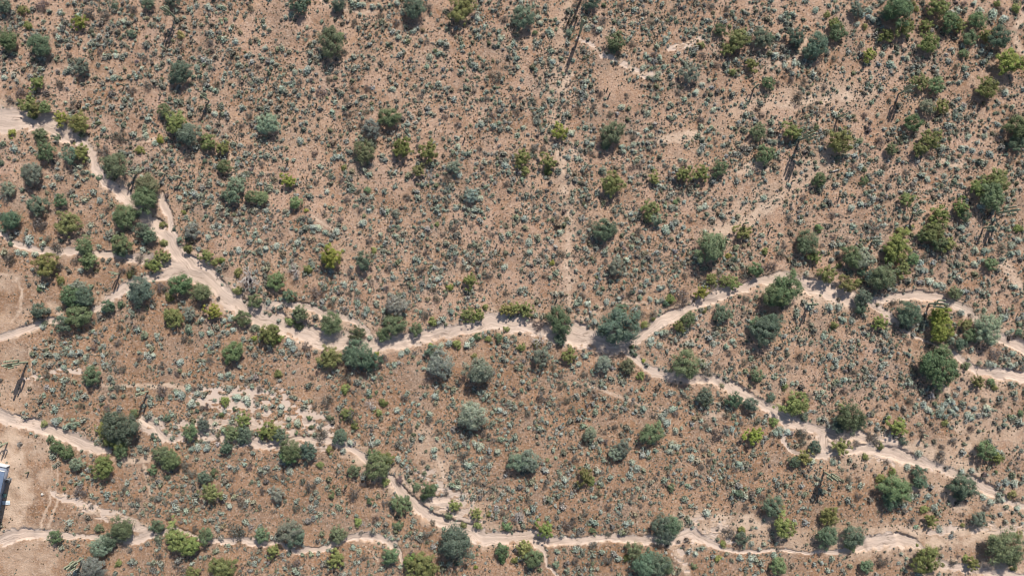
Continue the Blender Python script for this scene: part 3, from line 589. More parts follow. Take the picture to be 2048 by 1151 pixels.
# ---------------------------------------------------------------- leaf clouds
def leaf_quads(centres, normals, length, width, r, droop=0.0):
    """four-sided leaves or leaf sprays at CENTRES facing roughly along NORMALS"""
    n = len(centres)
    nrm = normals + r.normal(0, 0.45, (n, 3))
    nrm /= np.linalg.norm(nrm, axis=1, keepdims=True) + 1e-9
    a = r.normal(0, 1, (n, 3))
    t = np.cross(nrm, a); t /= np.linalg.norm(t, axis=1, keepdims=True) + 1e-9
    b = np.cross(nrm, t)
    L = (length * r.uniform(0.6, 1.4, n))[:, None]; W = (width * r.uniform(0.6, 1.4, n))[:, None]
    v = np.stack([centres - t * L, centres - b * W, centres + t * L, centres + b * W], 1)
    return v.reshape(-1, 3)

def quads_of(v):
    return np.arange(len(v)).reshape(-1, 4)

def per_leaf(v, lo, hi, r, hue=0.06):
    n = len(v) // 4
    base = r.uniform(lo, hi, n)[:, None] * np.ones((1, 3)) + r.normal(0, hue, (n, 3)) * np.array([1.0, 0.5, 0.8])
    return np.repeat(np.clip(base, 0.2, 2.0), 4, axis=0)

def crown_cloud(seed, clumps, leaves, size, airy, feather):
    """a crown of unit radius on legs: leaf clumps through an uneven flattened volume"""
    r = np.random.default_rng(seed)
    ph = r.uniform(0, 6.28, 4); am = r.uniform(0.05, 0.17, 4) if airy else r.uniform(0.02, 0.11, 4)
    vs, ts = [], []
    lobes = r.normal(0, 1, (5, 3)); lobes[:, 2] = np.abs(lobes[:, 2]) * 0.5
    lobes = lobes / np.linalg.norm(lobes, axis=1, keepdims=True)
    for c in range(clumps):
        d = r.normal(0, 1, 3); d[2] = abs(d[2]) * 0.9 - 0.25
        d /= np.linalg.norm(d)
        th = math.atan2(d[1], d[0])
        rad = 1.0 + sum(am[k] * math.sin((k + 2) * th + ph[k]) for k in range(4))
        rad *= (0.82 + 0.3 * max(0.0, float(np.max(lobes @ d)) - 0.5)) * (1.22 if r.random() < 0.08 else 1.0)
        q = r.random() ** (0.33 if not airy else 0.45)
        p = d * rad * q * np.array([0.88, 0.88, 0.58])
        cr = r.uniform(0.12, 0.26) * (1.0 if not airy else 0.82)
        n = int(leaves * r.uniform(0.6, 1.4))
        e = r.normal(0, 1, (n, 3)); e /= np.linalg.norm(e, axis=1, keepdims=True)
        e[:, 2] = np.where(e[:, 2] < -0.35, -e[:, 2], e[:, 2])
        cs = p + e * (cr * r.random((n, 1)) ** 0.4) * np.array([1, 1, 0.75])
        nr = e * 0.9 + d * 0.5 + np.array([0, 0, 0.35])
        v = leaf_quads(cs, nr, size * (1.5 if feather else 1.0), size * (0.55 if feather else 0.8), r)
        vs.append(v)
        tone = r.uniform(0.75, 1.25)
        ts.append(per_leaf(v, 0.82 * tone, 1.18 * tone, r))
    v = np.concatenate(vs); t = np.concatenate(ts)
    v[:, 2] += 0.52
    low = v[:, 2] < 0.06
    v[low, 2] = 0.06 + 0.3 * r.random(low.sum())
    return v, t

def mound_cloud(seed, leaves, size, clumps, flat=0.85, lo=0.7, hi=1.25):
    """a low rounded bush of unit radius sitting on the ground"""
    r = np.random.default_rng(seed)
    ph = r.uniform(0, 6.28, 3)
    vs, ts = [], []
    for c in range(clumps):
        d = r.normal(0, 1, 3); d[2] = abs(d[2]) + 0.05
        d /= np.linalg.norm(d)
        th = math.atan2(d[1], d[0])
        rad = 0.78 + 0.12 * math.sin(2 * th + ph[0]) + 0.1 * math.sin(3 * th + ph[1])
        p = d * rad * r.uniform(0.65, 1.0) * np.array([1, 1, flat])
        n = max(3, int(leaves / clumps * r.uniform(0.6, 1.4)))
        e = r.normal(0, 1, (n, 3)); e /= np.linalg.norm(e, axis=1, keepdims=True)
        e[:, 2] = np.abs(e[:, 2]) - 0.2
        cs = p + e * r.uniform(0.16, 0.28)
        cs[:, 2] = np.maximum(cs[:, 2], 0.05)
        v = leaf_quads(cs, e + d * 0.8 + np.array([0, 0, 0.3]), size, size * 0.7, r)
        vs.append(v)
        tone = r.uniform(0.75, 1.3)
        ts.append(per_leaf(v, lo * tone, hi * tone, r, 0.04))
    return np.concatenate(vs), np.concatenate(ts)

def bush_mesh(seed, leaves, size, lo=0.75, hi=1.25, ring=9, tiers=4):
    """a dense rounded bush of unit radius: a lumpy twiggy mound with leaf sprays all over it"""
    r = np.random.default_rng(seed)
    ph = r.uniform(0, 6.28, 4)
    rows = []
    for j in range(tiers + 1):
        a = (math.pi / 2) * j / tiers
        for k in range(ring):
            th = 6.28318 * k / ring + 0.3 * j
            lump = 0.84 + 0.10 * math.sin(2 * th + ph[0]) + 0.09 * math.sin(3 * th + ph[1] + j) + r.uniform(-0.09, 0.09)
            rows.append((math.cos(th) * math.cos(a) * lump, math.sin(th) * math.cos(a) * lump, 0.02 + math.sin(a) * 0.74 * lump))
    core = np.array(rows) * 0.80
    q = np.array([(j * ring + k, j * ring + (k + 1) % ring, (j + 1) * ring + (k + 1) % ring, (j + 1) * ring + k) for j in range(tiers) for k in range(ring)])
    ct = np.repeat(r.uniform(0.25, 0.55, (len(core), 1)), 3, axis=1) * np.array([1.05, 0.95, 0.9])   # bare twigs inside
    a = r.uniform(0, 6.283, leaves); e = r.random(leaves) ** 0.8
    lump = 0.86 + 0.10 * np.sin(2 * a + ph[0]) + 0.09 * np.sin(3 * a + ph[1])
    cz = np.sqrt(np.clip(1 - e * e, 0, 1))
    d = np.stack([np.cos(a) * e, np.sin(a) * e, cz], 1)
    tuft = r.normal(0, 1, (9, 3)); tuft[:, 2] = np.abs(tuft[:, 2]); tuft /= np.linalg.norm(tuft, axis=1, keepdims=True)
    near_ = np.max(d @ tuft.T, axis=1)                       # sprays gather in tufts with gaps between
    cs = d * (lump * (0.70 + 0.42 * smooth(0.72, 0.97, near_)) * r.uniform(0.92, 1.12, leaves))[:, None] * np.array([1, 1, 0.8])
    cs[:, 2] = np.maximum(cs[:, 2], 0.06)
    v = leaf_quads(cs, d + r.normal(0, 0.35, d.shape) + np.array([0, 0, 0.2]), size, size * 0.6, r)
    t = per_leaf(v, lo, hi, r, 0.05) * np.repeat(0.62 + 0.55 * smooth(0.70, 0.95, near_), 4)[:, None]
    return np.concatenate([core, v]), np.concatenate([q, quads_of(v) + len(core)]), np.concatenate([ct, t])

def tube(path, radii, sides, ribs=0.0, cap=True):
    """a swept tube; RIBS dents every other side (a ribbed cactus)"""
    path = np.asarray(path, float)
    n = len(path)
    tan = np.gradient(path, axis=0)
    tan /= np.linalg.norm(tan, axis=1, keepdims=True) + 1e-9
    ref = np.array([0.31, 0.93, 0.17])
    V = []
    for i in range(n):
        u = np.cross(tan[i], ref); u /= np.linalg.norm(u) + 1e-9
        w = np.cross(tan[i], u)
        a = np.linspace(0, 2 * math.pi, sides, endpoint=False)
        rr = radii[i] * (1 - ribs * (np.arange(sides) % 2))
        V.append(path[i] + np.outer(np.cos(a) * rr, u) + np.outer(np.sin(a) * rr, w))
    V = np.concatenate(V)
    q = []
    for i in range(n - 1):
        for k in range(sides):
            k2 = (k + 1) % sides
            q.append((i * sides + k, i * sides + k2, (i + 1) * sides + k2, (i + 1) * sides + k))
    return V, np.array(q)

def join(parts):
    vs, qs, off = [], [], 0
    for v, q in parts:
        vs.append(v); qs.append(q + off); off += len(v)
    return np.concatenate(vs), np.concatenate(qs)

def limb_parts(start, direction, length, radius, depth, r, sides=5, curl=0.35, split=3):
    """branching limbs, recursively"""
    pts = [np.array(start, float)]
    d = np.array(direction, float); d /= np.linalg.norm(d)
    seg = 4
    for i in range(seg):
        d = d + r.normal(0, curl * 0.5, 3); d /= np.linalg.norm(d)
        pts.append(pts[-1] + d * length / seg)
    out = [tube(pts, np.linspace(radius, radius * 0.55, seg + 1), sides)]
    if depth > 0:
        for k in range(split):
            at = pts[r.integers(2, seg + 1)] if k else pts[-1]
            nd = d + r.normal(0, 0.75, 3); nd[2] = nd[2] * 0.6 + 0.12
            out += limb_parts(at, nd, length * r.uniform(0.5, 0.8), radius * 0.55, depth - 1, r, max(3, sides - 1), curl, split)
    return out

# crowns and trunks of unit radius, shared by all trees of a kind
def trunk_unit(seed, mat):
    r = np.random.default_rng(seed)
    parts = [tube([(0, 0, -0.12), (0, 0, 0.05), (0.01, 0.01, 0.22)], [0.085, 0.075, 0.07], 7)]
    k = int(r.integers(4, 7))
    for i in range(k):
        a = 6.28 * i / k + r.uniform(-0.4, 0.4)
        parts += limb_parts((0, 0, 0.15), (math.cos(a) * 0.8, math.sin(a) * 0.8, r.uniform(0.7, 1.3)), r.uniform(0.5, 0.7), 0.045, 2, r, 5, 0.3, 2)
    v, q = join(parts)
    v[:, 2] = np.minimum(v[:, 2] * 0.68, 0.95)
    return mesh_quads("trunk", v, q, mat, None, True)

CROWNS = {}
for key, airy, feather, sizes in (("palo", True, True, (0.045, 0.033)), ("iron", False, False, (0.040, 0.030))):
    for big in (0, 1):
        lst = []
        for s in range(6):
            v, t = crown_cloud(100 + s + 10 * big + (50 if key == "iron" else 0), ((58, 98) if airy else (74, 117))[big], (48, 62)[big], sizes[big], airy, feather)
            lst.append(mesh_quads("crown", v, quads_of(v), M_LEAF, t))
        CROWNS[key, big] = lst
TRUNKS = {"palo": [trunk_unit(s, M_GREEN_BARK) for s in range(3)], "iron": [trunk_unit(20 + s, M_BARK) for s in range(3)]}
BUSHES = []
for s in range(6):
    v, t = mound_cloud(300 + s, 900, 0.07, 34, 1.05)
    BUSHES.append(mesh_quads("bush", v, quads_of(v), M_LEAF, t))
DRY = []
for s in range(6):
    r_ = np.random.default_rng(400 + s)
    v, t = mound_cloud(420 + s, 420, 0.055, 24, 0.95, 0.6, 1.35)
    tw = []
    for i in range(16):
        a = r_.uniform(0, 6.28)
        tw += limb_parts((0, 0, 0.02), (math.cos(a), math.sin(a), r_.uniform(0.4, 1.3)), r_.uniform(0.5, 0.75), 0.018, 1, r_, 3, 0.3, 3)
    tv, tq = join(tw)
    tt = np.ones((len(tv), 3)) * np.array([0.95, 0.85, 0.8])
    vv = np.concatenate([v, tv]); qq = np.concatenate([quads_of(v), tq + len(v)])
    DRY.append(mesh_quads("dry_bush", vv, qq, M_LEAF, np.concatenate([t, tt])))
LOW = []
for s in range(6):
    v, q, t = bush_mesh(500 + s, 330, 0.105, 0.75, 1.4)
    LOW.append(mesh_quads("low_bush", v, q, M_PALE_LEAF, t))

KINDS = {   # colour of the leaves, words for the label
    "G": ((0.265, 0.290, 0.075), "bright yellow-green palo verde"),
    "O": ((0.210, 0.232, 0.088), "olive green palo verde"),
    "M": ((0.152, 0.198, 0.105), "mid green mesquite"),
    "D": ((0.135, 0.180, 0.125), "dark grey-green ironwood"),
    "B": ((0.225, 0.258, 0.195), "pale grey-green ironwood"),
    "S": ((0.155, 0.148, 0.128), "dry grey-brown"),
}
PALE = (0.375, 0.412, 0.345)

# ---------------------------------------------------------------- labels: each plant by what it stands nearest to
LANDMARKS = [
    ("the house wall at the left edge", 8, 970), ("the left fork of the washes", 370, 542),
    ("the big leafless grey tree", 502, 552), ("the big round ironwood in the main wash", 1237, 650),
    ("the tall saguaro at the top sandy channel", 1158, 72), ("the saguaro with looped arms", 1597, 282),
    ("the round ironwood on the lower wash", 912, 1087), ("the white dead brush on the lower bank", 1040, 1032),
    ("the bare dirt pad at the left edge", 20, 590), ("the fat-armed saguaro at the left edge", 54, 724),
    ("the braided sandy channels", 500, 835), ("the saguaro pair near the right edge", 1980, 440),
    ("the leaning saguaro in the right wash", 1858, 606), ("the biggest tree at the right edge", 1883, 736),
    ("the spread-armed saguaro at lower right", 1648, 944), ("the big tree in the lower right corner", 2010, 1098),
    ("the thick patch of pale bursage", 1905, 812), ("the top left corner of the photo", 0, 0),
    ("the bunched-arm saguaro at upper left", 352, 37), ("the lone tall tree near the top", 660, 85),
    ("the fork of the right-hand wash", 1575, 845), ("the top right corner of the photo", 2048, 0),
    ("the bottom left corner of the photo", 0, 1151), ("the middle of the top edge", 1024, 0),
    ("the middle of the bottom edge", 1024, 1151), ("the bright tree above the leafless trees", 660, 512),
    ("the wide airy mesquite at centre right", 1422, 494), ("the pale ironwood below the photo's middle", 944, 831),
    ("the pale ironwood at bottom centre", 1049, 924), ("the green mesquite blocking the lower wash", 760, 928),
    ("the ironwood group beside the bottom wash", 1332, 1052), ("the broad sandy wash at upper left", 30, 236),
    ("the yellowish tree at the upper right edge", 2019, 125), ("the bare sandy channel near the top", 1265, 135),
    ("the pale green feathery tree", 580, 900), ("the big dark tree left of the braids", 238, 858),
    ("the split in the right main wash", 1745, 606), ("the photo's centre", 1024, 575),
    ("the fallen grey log", 1668, 342), ("the middle of the left edge", 0, 430),
    ("the middle of the right edge", 2048, 575), ("the olive tree clump at the right", 1875, 440),
    ("the twin trees over the middle wash", 785, 640), ("the lower right sandy bar", 1800, 1078),
]
DIRS = ["right of", "upper right of", "above", "upper left of", "left of", "lower left of", "below", "lower right of"]
ORD = ["nearest", "second nearest", "third nearest", "fourth nearest", "fifth nearest", "sixth nearest", "seventh nearest"]

def label_all(items):
    """ITEMS: (object, photo x, photo y, description). Each gets a label with the landmark, side and rank that single it out."""
    table = {}
    for k, (o, x, y, desc) in enumerate(items):
        for l, (nm, lx, ly) in enumerate(LANDMARKS):
            d = math.hypot(x - lx, y - ly)
            if d > 700:
                continue
            s = int(round(math.atan2(ly - y, x - lx) / (math.pi / 4))) % 8
            table.setdefault((desc, l, s), []).append((d, k))
    best = {}
    for (desc, l, s), lst in table.items():
        lst.sort()
        for rank, (d, k) in enumerate(lst[:len(ORD)]):
            if d < 9:
                continue
            text = f"{desc} {DIRS[s]} {LANDMARKS[l][0]}" if len(lst) == 1 else f"{desc}, {ORD[rank]} {DIRS[s]} {LANDMARKS[l][0]}"
            if len(text.split()) > 16:
                continue
            cost = d + rank * 90
            if k not in best or cost < best[k][0]:
                best[k] = (cost, l, s, rank, len(lst))
    for k, (o, x, y, desc) in enumerate(items):
        _, l, s, rank, n = best[k]
        where = DIRS[s] + " " + LANDMARKS[l][0]
        o["label"] = f"{desc} {where}" if n == 1 else f"{desc}, {ORD[rank]} {where}"

# ---------------------------------------------------------------- trees and bushes
r = np.random.default_rng(11)
s_radii = sorted((float(i.split()[2]) for text in PLANTS for i in text.split(";") if i.split()[3] == "S"), reverse=True)
S_LEAST = s_radii[296]
small_dry = []
OCC = []                # crowns already standing: x, y, radius
label_items = []
GROUPS = {"palo": "palo verde trees scattered over the desert", "iron": "mesquite and ironwood trees along the washes",
          "bush": "small green bushes between the trees", "dry": "dry grey shrubs dotted over the flats"}

def plant_colour(base, spread=0.12):
    k = 1.10 + r.normal(0, spread)
    return tuple(float(np.clip(c * k * (1 + r.normal(0, 0.05)), 0.01, 0.8)) for c in base)

for t, text in enumerate(PLANTS):
    for item in text.split(";"):
        f = item.split()
        zx, zy, rx, kind = float(f[0]), float(f[1]), float(f[2]), f[3]
        ry = float(f[4]) if len(f) > 4 else rx * r.uniform(0.94, 1.08)
        px, py = tile_px(t, zx, zy)
        Rx, Ry = rx / 3 * PX * (1.20 if rx >= 36 else 1.10), ry / 3 * PX * (1.20 if rx >= 36 else 1.10)
        R = (Rx + Ry) / 2
        base, words_ = KINDS[kind]
        tree = kind != "S" and rx >= 36
        zmid = R * (0.62 if tree else 0.45)
        x, y = world_xy(px, py, zmid)
        z = float(ground_z(np.array(x), np.array(y)))
        col = plant_colour(base)
        size = "very large" if rx >= 84 else "large" if rx >= 62 else "medium" if rx >= 46 else "small"
        OCC.append((x, y, R))
        if kind == "S" and rx <= S_LEAST:
            small_dry.append((x, y, R))
            continue
        if tree:
            fam = "palo" if kind in "GO" else "iron"
            big = 1 if rx >= 60 else 0
            root = put(fam == "palo" and "palo_verde_tree" or (kind == "M" and "mesquite_tree" or "ironwood_tree"), None, None, (x, y, z))
            root.empty_display_size = 0.5
            rot = r.uniform(0, 6.28) if abs(Rx - Ry) < 0.25 * R else 0.0
            hz = R * r.uniform(0.92, 1.12)
            crown = put("crown", CROWNS[fam, big][r.integers(6)], root, None, col)
            crown.scale = (Rx, Ry, hz); crown.rotation_euler = (0, 0, rot)
            trunk = put("trunk", TRUNKS[fam][r.integers(3)], root)
            trunk.scale = (Rx * 0.9, Ry * 0.9, hz); trunk.rotation_euler = (0, 0, rot)
            tag(root, "", "tree", GROUPS[fam])
            label_items.append((root, px, py, f"{size} {words_} tree"))
        else:
            dry = kind == "S"
            o = put("dry_shrub" if dry else "green_bush", (DRY if dry else BUSHES)[r.integers(6)], None, (x, y, z - 0.02), col)
            o.scale = (Rx, Ry, R * r.uniform(0.85, 1.05)); o.rotation_euler = (0, 0, r.uniform(0, 6.28))
            tag(o, "", "shrub" if dry else "bush", GROUPS["dry" if dry else "bush"])
            label_items.append((o, px, py, ("larger" if rx >= 30 else "small") + " " + words_ + " shrub" if dry else "small " + words_ + " bush"))

# ---------------------------------------------------------------- the low pale bushes: the largest as single bushes, the rest as ground cover
low = []
for t, text in enumerate(BURSAGE):
    for item in text.split(";"):
        zx, zy, rr = map(float, item.split())
        px, py = tile_px(t, zx, zy)
        low.append((px, py, rr))
low.sort(key=lambda q: -q[2])
leftover = []
LOW_TONES = [(1.0, 1.0, 1.0), (0.95, 0.98, 1.02), (1.08, 1.06, 0.98), (0.85, 0.92, 0.88), (1.12, 1.12, 1.10)]
def low_colour():
    k = LOW_TONES[r.integers(len(LOW_TONES))]
    s = r.uniform(0.85, 1.12)
    return tuple(PALE[i] * k[i] * s for i in range(3))
for n_, (px, py, rr) in enumerate(low):
    R = rr / 3 * PX * 1.12
    x, y = world_xy(px, py, R * 0.4)
    OCC.append((x, y, R * 0.9))
    if n_ < 300:
        z = float(ground_z(np.array(x), np.array(y)))
        o = put("bursage_bush", LOW[r.integers(6)], None, (x, y, z - 0.02), low_colour())
        o.scale = (R * r.uniform(0.92, 1.1), R, R * r.uniform(0.8, 1.0)); o.rotation_euler = (0, 0, r.uniform(0, 6.28))
        tag(o, "", "bursage", "pale bursage bushes dotted over the ground")
        label_items.append((o, px, py, "broad pale bursage" if rr >= 24 else "round pale bursage" if rr >= 20 else "small pale bursage"))
    else:
        leftover.append((x, y, R))

# ---------------------------------------------------------------- saguaros
def saguaro(px, py, shadow, arms, index):
    h = shadow / 3 * PX * math.tan(SUN_ELEV)
    x, y = world_xy(px, py)
    z = float(ground_z(np.array(x), np.array(y)))
    q = np.random.default_rng(900 + index)
    root = put("saguaro_cactus", None, None, (x, y, z))
    root.empty_display_size = 0.5
    mat = M_CACTUS if h > 1.6 else M_CACTUS_DRY
    R = 0.11 + 0.013 * h
    n = 10
    zs = np.concatenate([[-0.15], np.linspace(0, h - R, n), h - R * np.array([0.62, 0.3, 0.08])])
    rad = np.concatenate([[0.85 * R], R * np.interp(np.linspace(0, 1, n), [0, 0.3, 0.8, 1], [0.85, 1.0, 1.0, 0.93]), R * np.array([0.8, 0.52, 0.12])])
    path = np.stack([0.05 * np.sin(zs * 0.6 + index), 0.05 * np.sin(zs * 0.5 + 2 * index) , zs], 1)
    v, qd = tube(path, rad, 24, 0.20)
    put("stem", mesh_quads("stem", v, qd, mat, None, False), root)
    for a in range(arms):
        th = q.uniform(0, 6.28) if arms < 3 else 6.28 * a / arms + q.uniform(-0.35, 0.35)
        h0 = h * q.uniform(0.36, 0.6)
        h1 = min(h * q.uniform(0.74, 1.02), h0 + 3.4)
        reach = q.uniform(0.30, 0.52) + 0.02 * h
        c, s = math.cos(th), math.sin(th)
        ra = R * q.uniform(0.66, 0.82)
        ks = np.linspace(0, math.pi / 2, 6)
        pts = [(c * R * 0.3, s * R * 0.3, h0)]
        for k in ks:
            rr_ = R * 0.8 + (reach - R * 0.4) * math.sin(k)
            pts.append((c * rr_, s * rr_, h0 + 0.05 + 0.42 * (1 - math.cos(k))))
        ex, ey, ez = pts[-1]
        top = max(h1, ez + 0.3)
        for zz in np.linspace(ez + 0.15, top - ra, 5):
            pts.append((ex + 0.03 * math.sin(zz * 2), ey, zz))
        for kk in (0.6, 0.28, 0.06):
            pts.append((pts[-1][0], pts[-1][1], top - ra * kk))
        rads = [ra * 0.7] + [ra * (0.75 + 0.25 * i / 5) for i in range(6)] + [ra] * 5 + [ra * 0.8, ra * 0.52, ra * 0.12]
        v, qd = tube(pts, rads, 20, 0.20)
        put("arm", mesh_quads("arm", v, qd, mat, None, False), root)
    tag(root, "", "cactus", "saguaro cacti standing over the desert")
    desc = ("tall " if h > 4.6 else "mid-height " if h > 2.4 else "short ") + ("many-armed saguaro" if arms > 4 else "armed saguaro" if arms > 0 else "armless saguaro")
    label_items.append((root, px, py, desc))
    OCC.append((x, y, 0.3))
    return root

k_ = 0
for t, text in enumerate(SAGUAROS):
    for item in text.split(";"):
        zx, zy, sh, arms = item.split()
        px, py = tile_px(t, float(zx), float(zy))
        saguaro(px, py, float(sh), int(arms), k_)
        k_ += 1

# ---------------------------------------------------------------- leafless trees, brush and the log
k_ = 0
for t, text in enumerate(DEAD):
    for item in text.split(";"):
        zx, zy, rr, pale = map(float, item.split())
        px, py = tile_px(t, zx, zy)
        R = rr / 3 * PX
        x, y = world_xy(px, py, R * 0.7)
        z = float(ground_z(np.array(x), np.array(y)))
        q = np.random.default_rng(1200 + k_)
        k_ += 1
        mat = M_DEAD if pale else M_DARK_DEAD
        tree = rr >= 45 and pale
        root = put("leafless_tree" if tree else "dead_brush", None, None, (x, y, z))
        root.empty_display_size = 0.4
        rad = 0.05 * R + 0.02
        if tree:
            put("trunk", mesh_quads("trunk", *tube([(0, 0, -0.15), (0, 0, 0.25), (0.05, 0, 0.55 * R)], [rad * 1.7, rad * 1.5, rad * 1.2], 8), mat, None, True), root)
        nb = 9 if tree else 12
        parts = []
        for i in range(nb):
            a = 6.28 * i / nb + q.uniform(-0.3, 0.3)
            parts.append(limb_parts((0, 0, 0.3 * R if tree else 0.02), (math.cos(a), math.sin(a), q.uniform(0.15, 1.0)), R * q.uniform(0.45, 0.62), rad * (0.9 if tree else 0.55), 3 if tree else 2, q, 5, 0.4, 3))
        for pset in (parts if tree else [sum(parts, [])]):
            v, qd = join(pset)
            v[:, 2] = np.maximum(v[:, 2], -0.1)
            put("branch" if tree else "twigs", mesh_quads("branch", v, qd, mat, None, True), root)
        tag(root, "", "dead tree" if tree else "dead brush", "leafless trees" if tree else "leafless brush")
        label_items.append((root, px, py, ("big leafless grey tree" if rr > 60 else "leafless grey tree") if tree else ("whitish bare brush" if pale else "dark bare brush")))

px, py = 1668, 342
x, y = world_xy(px, py)
z = float(ground_z(np.array(x), np.array(y)))
q = np.random.default_rng(77)
log_path = [(-0.85, -0.18, 0.13), (-0.4, -0.12, 0.14), (0.1, 0.03, 0.15), (0.5, 0.12, 0.14), (0.85, 0.22, 0.12)]
v1 = tube(log_path, [0.09, 0.13, 0.14, 0.12, 0.07], 10, 0.12)
v2 = tube([(0.2, 0.05, 0.16), (0.35, 0.3, 0.24), (0.4, 0.45, 0.3)], [0.05, 0.04, 0.02], 6)
o = put("fallen_log", mesh_quads("fallen_log", *join([v1, v2]), M_DEAD, None, True), None, (x, y, z))
tag(o, "grey fallen log lying on the ground below a green tree right of the looped-arm saguaro", "log")

# a pale boulder on the graded strip beside the house
import bmesh
bm = bmesh.new()
bmesh.ops.create_icosphere(bm, subdivisions=3, radius=0.24)
for v in bm.verts:
    n = float(fbm(np.array(v.co.x * 6 + 9), np.array(v.co.y * 6 + v.co.z * 4 + 9), 3, 2))
    v.co *= 0.75 + 0.5 * n
    v.co.z *= 0.7
me = bpy.data.meshes.new("pale_rock"); bm.to_mesh(me); bm.free()
me.materials.append(make_noise_material("pale_stone", (0.45, 0.42, 0.38), (0.6, 0.57, 0.52), 6.0, 0.9, 0.02))
x, y = world_xy(84, 988)
o = put("pale_rock", me, None, (x, y, float(ground_z(np.array(x), np.array(y))) + 0.08))
tag(o, "small pale rock lying on the graded strip right of the house", "rock")

# ---------------------------------------------------------------- the house at the left edge
M_STUCCO = make_noise_material("blue_grey_stucco", (0.27, 0.32, 0.42), (0.32, 0.37, 0.47), 1.2, 0.9, 0.01)
M_WHITE = make_noise_material("white_roof_coating", (0.70, 0.70, 0.69), (0.80, 0.80, 0.79), 1.5, 0.7)
M_ROOF = make_noise_material("blue_grey_roof", (0.115, 0.16, 0.25), (0.16, 0.21, 0.30), 1.0, 0.8)
M_GLASS, nt_, bs_ = new_mat("dark_window_glass")
bs_.inputs["Base Color"].default_value = (0.03, 0.04, 0.05, 1); bs_.inputs["Roughness"].default_value = 0.08; bs_.inputs["Specular IOR Level"].default_value = 0.5
M_METAL = make_noise_material("grey_painted_metal", (0.16, 0.17, 0.18), (0.24, 0.25, 0.26), 8.0, 0.5)
M_TEAL = make_noise_material("faded_green_plastic", (0.20, 0.36, 0.31), (0.30, 0.46, 0.40), 4.0, 0.6)
M_SHEET = make_noise_material("pale_blue_sheet", (0.55, 0.64, 0.70), (0.68, 0.74, 0.78), 3.0, 0.6, 0.05)
M_FRAME = make_noise_material("white_frame", (0.68, 0.68, 0.66), (0.76, 0.76, 0.74), 3.0, 0.5)

def box(x0, x1, y0, y1, z0, z1):
    v = np.array([(x, y, z) for z in (z0, z1) for y in (y0, y1) for x in (x0, x1)], float)
    q = np.array([(0, 2, 3, 1), (4, 5, 7, 6), (0, 1, 5, 4), (2, 6, 7, 3), (0, 4, 6, 2), (1, 3, 7, 5)])
    return v, q

hx, hy = world_xy(18.5, 934)
house = put("house", None, None, (hx, hy, float(ground_z(np.array(hx), np.array(hy)))))
house.rotation_euler = (0, 0, math.radians(-11.5))
house.empty_display_size = 1.0
tag(house, "blue-grey house with overhanging blue-grey roof cut off by the left edge", "house")
# local axes: +x out of the east wall, -y along it; the house lies towards -x and -y
put("wall", mesh_quads("wall", *box(-12, 0, -7.6, 0, -0.4, 2.75), M_STUCCO), house)
roof = put("roof", mesh_quads("roof", *box(-12.6, 1.12, -8.2, 0.15, 2.752, 2.96), M_ROOF), house)
put("fascia", mesh_quads("fascia", *box(-12.6, 1.12, 0.152, 0.24, 2.70, 3.02), M_WHITE), roof)
put("entry_wall", mesh_quads("entry_wall", *join([box(-3.2, 0.05, 0.21, 0.45, -0.3, 0.95), box(-3.25, 0.1, 0.16, 0.5, 0.952, 1.04)]), M_WHITE), house)
for wy in (-2.6, -5.2):
    fr = put("window", mesh_quads("window", *join([box(0.002, 0.06, wy - 0.65, wy - 0.58, 0.95, 2.15), box(0.002, 0.06, wy + 0.58, wy + 0.65, 0.95, 2.15), box(0.002, 0.06, wy - 0.578, wy + 0.578, 2.08, 2.15), box(0.002, 0.08, wy - 0.578, wy + 0.578, 0.93, 1.0)]), M_FRAME), house)
    put("pane", mesh_quads("pane", *box(0.004, 0.02, wy - 0.576, wy + 0.576, 1.002, 2.078), M_GLASS), fr)

def beside(name, px, py, parts, mat, label, cat, rot=-11.5):
    x, y = world_xy(px, py)
    o = put(name, mesh_quads(name, *join(parts), mat), None, (x, y, float(ground_z(np.array(x), np.array(y)))))
    o.rotation_euler = (0, 0, math.radians(rot))
    return tag(o, label, cat)
ac = beside("air_conditioner", 19, 959, [box(-0.28, 0.28, -0.32, 0.32, 0.05, 0.7), box(-0.33, 0.33, -0.37, 0.37, -0.1, 0.048)], M_METAL, "dark grey air conditioner unit standing against the house wall", "air conditioner")
put("fan_grille", mesh_quads("fan_grille", *tube([(0, 0, 0.702), (0, 0, 0.73), (0, 0, 0.735)], [0.25, 0.23, 0.04], 20), M_DARK_DEAD), ac)
beside("plastic_bin", 11.5, 989, [box(-0.18, 0.18, -0.26, 0.26, 0.0, 0.42), box(-0.21, 0.21, -0.29, 0.29, 0.422, 0.47)], M_TEAL, "faded green plastic bin at the foot of the house wall", "bin")
sv, sq = [], []
N = 9
for j in range(N):
    for i in range(N):
        sv.append((-0.7 + 1.4 * i / (N - 1), -0.35 + 0.7 * j / (N - 1), 0.06 + 0.16 * float(fbm(np.array(i * 0.6 + 3), np.array(j * 0.7 + 5), 3, 3))))
sq = [(j * N + i, j * N + i + 1, (j + 1) * N + i + 1, (j + 1) * N + i) for j in range(N - 1) for i in range(N - 1)]
x, y = world_xy(13, 1004)
o = put("plastic_sheet", mesh_quads("plastic_sheet", np.array(sv), np.array(sq), M_SHEET, None, True), None, (x, y, float(ground_z(np.array(x), np.array(y)))))
sol = o.modifiers.new("thickness", 'SOLIDIFY'); sol.thickness = 0.02
tag(o, "crumpled pale blue sheet lying on the ground beside the house", "sheet")

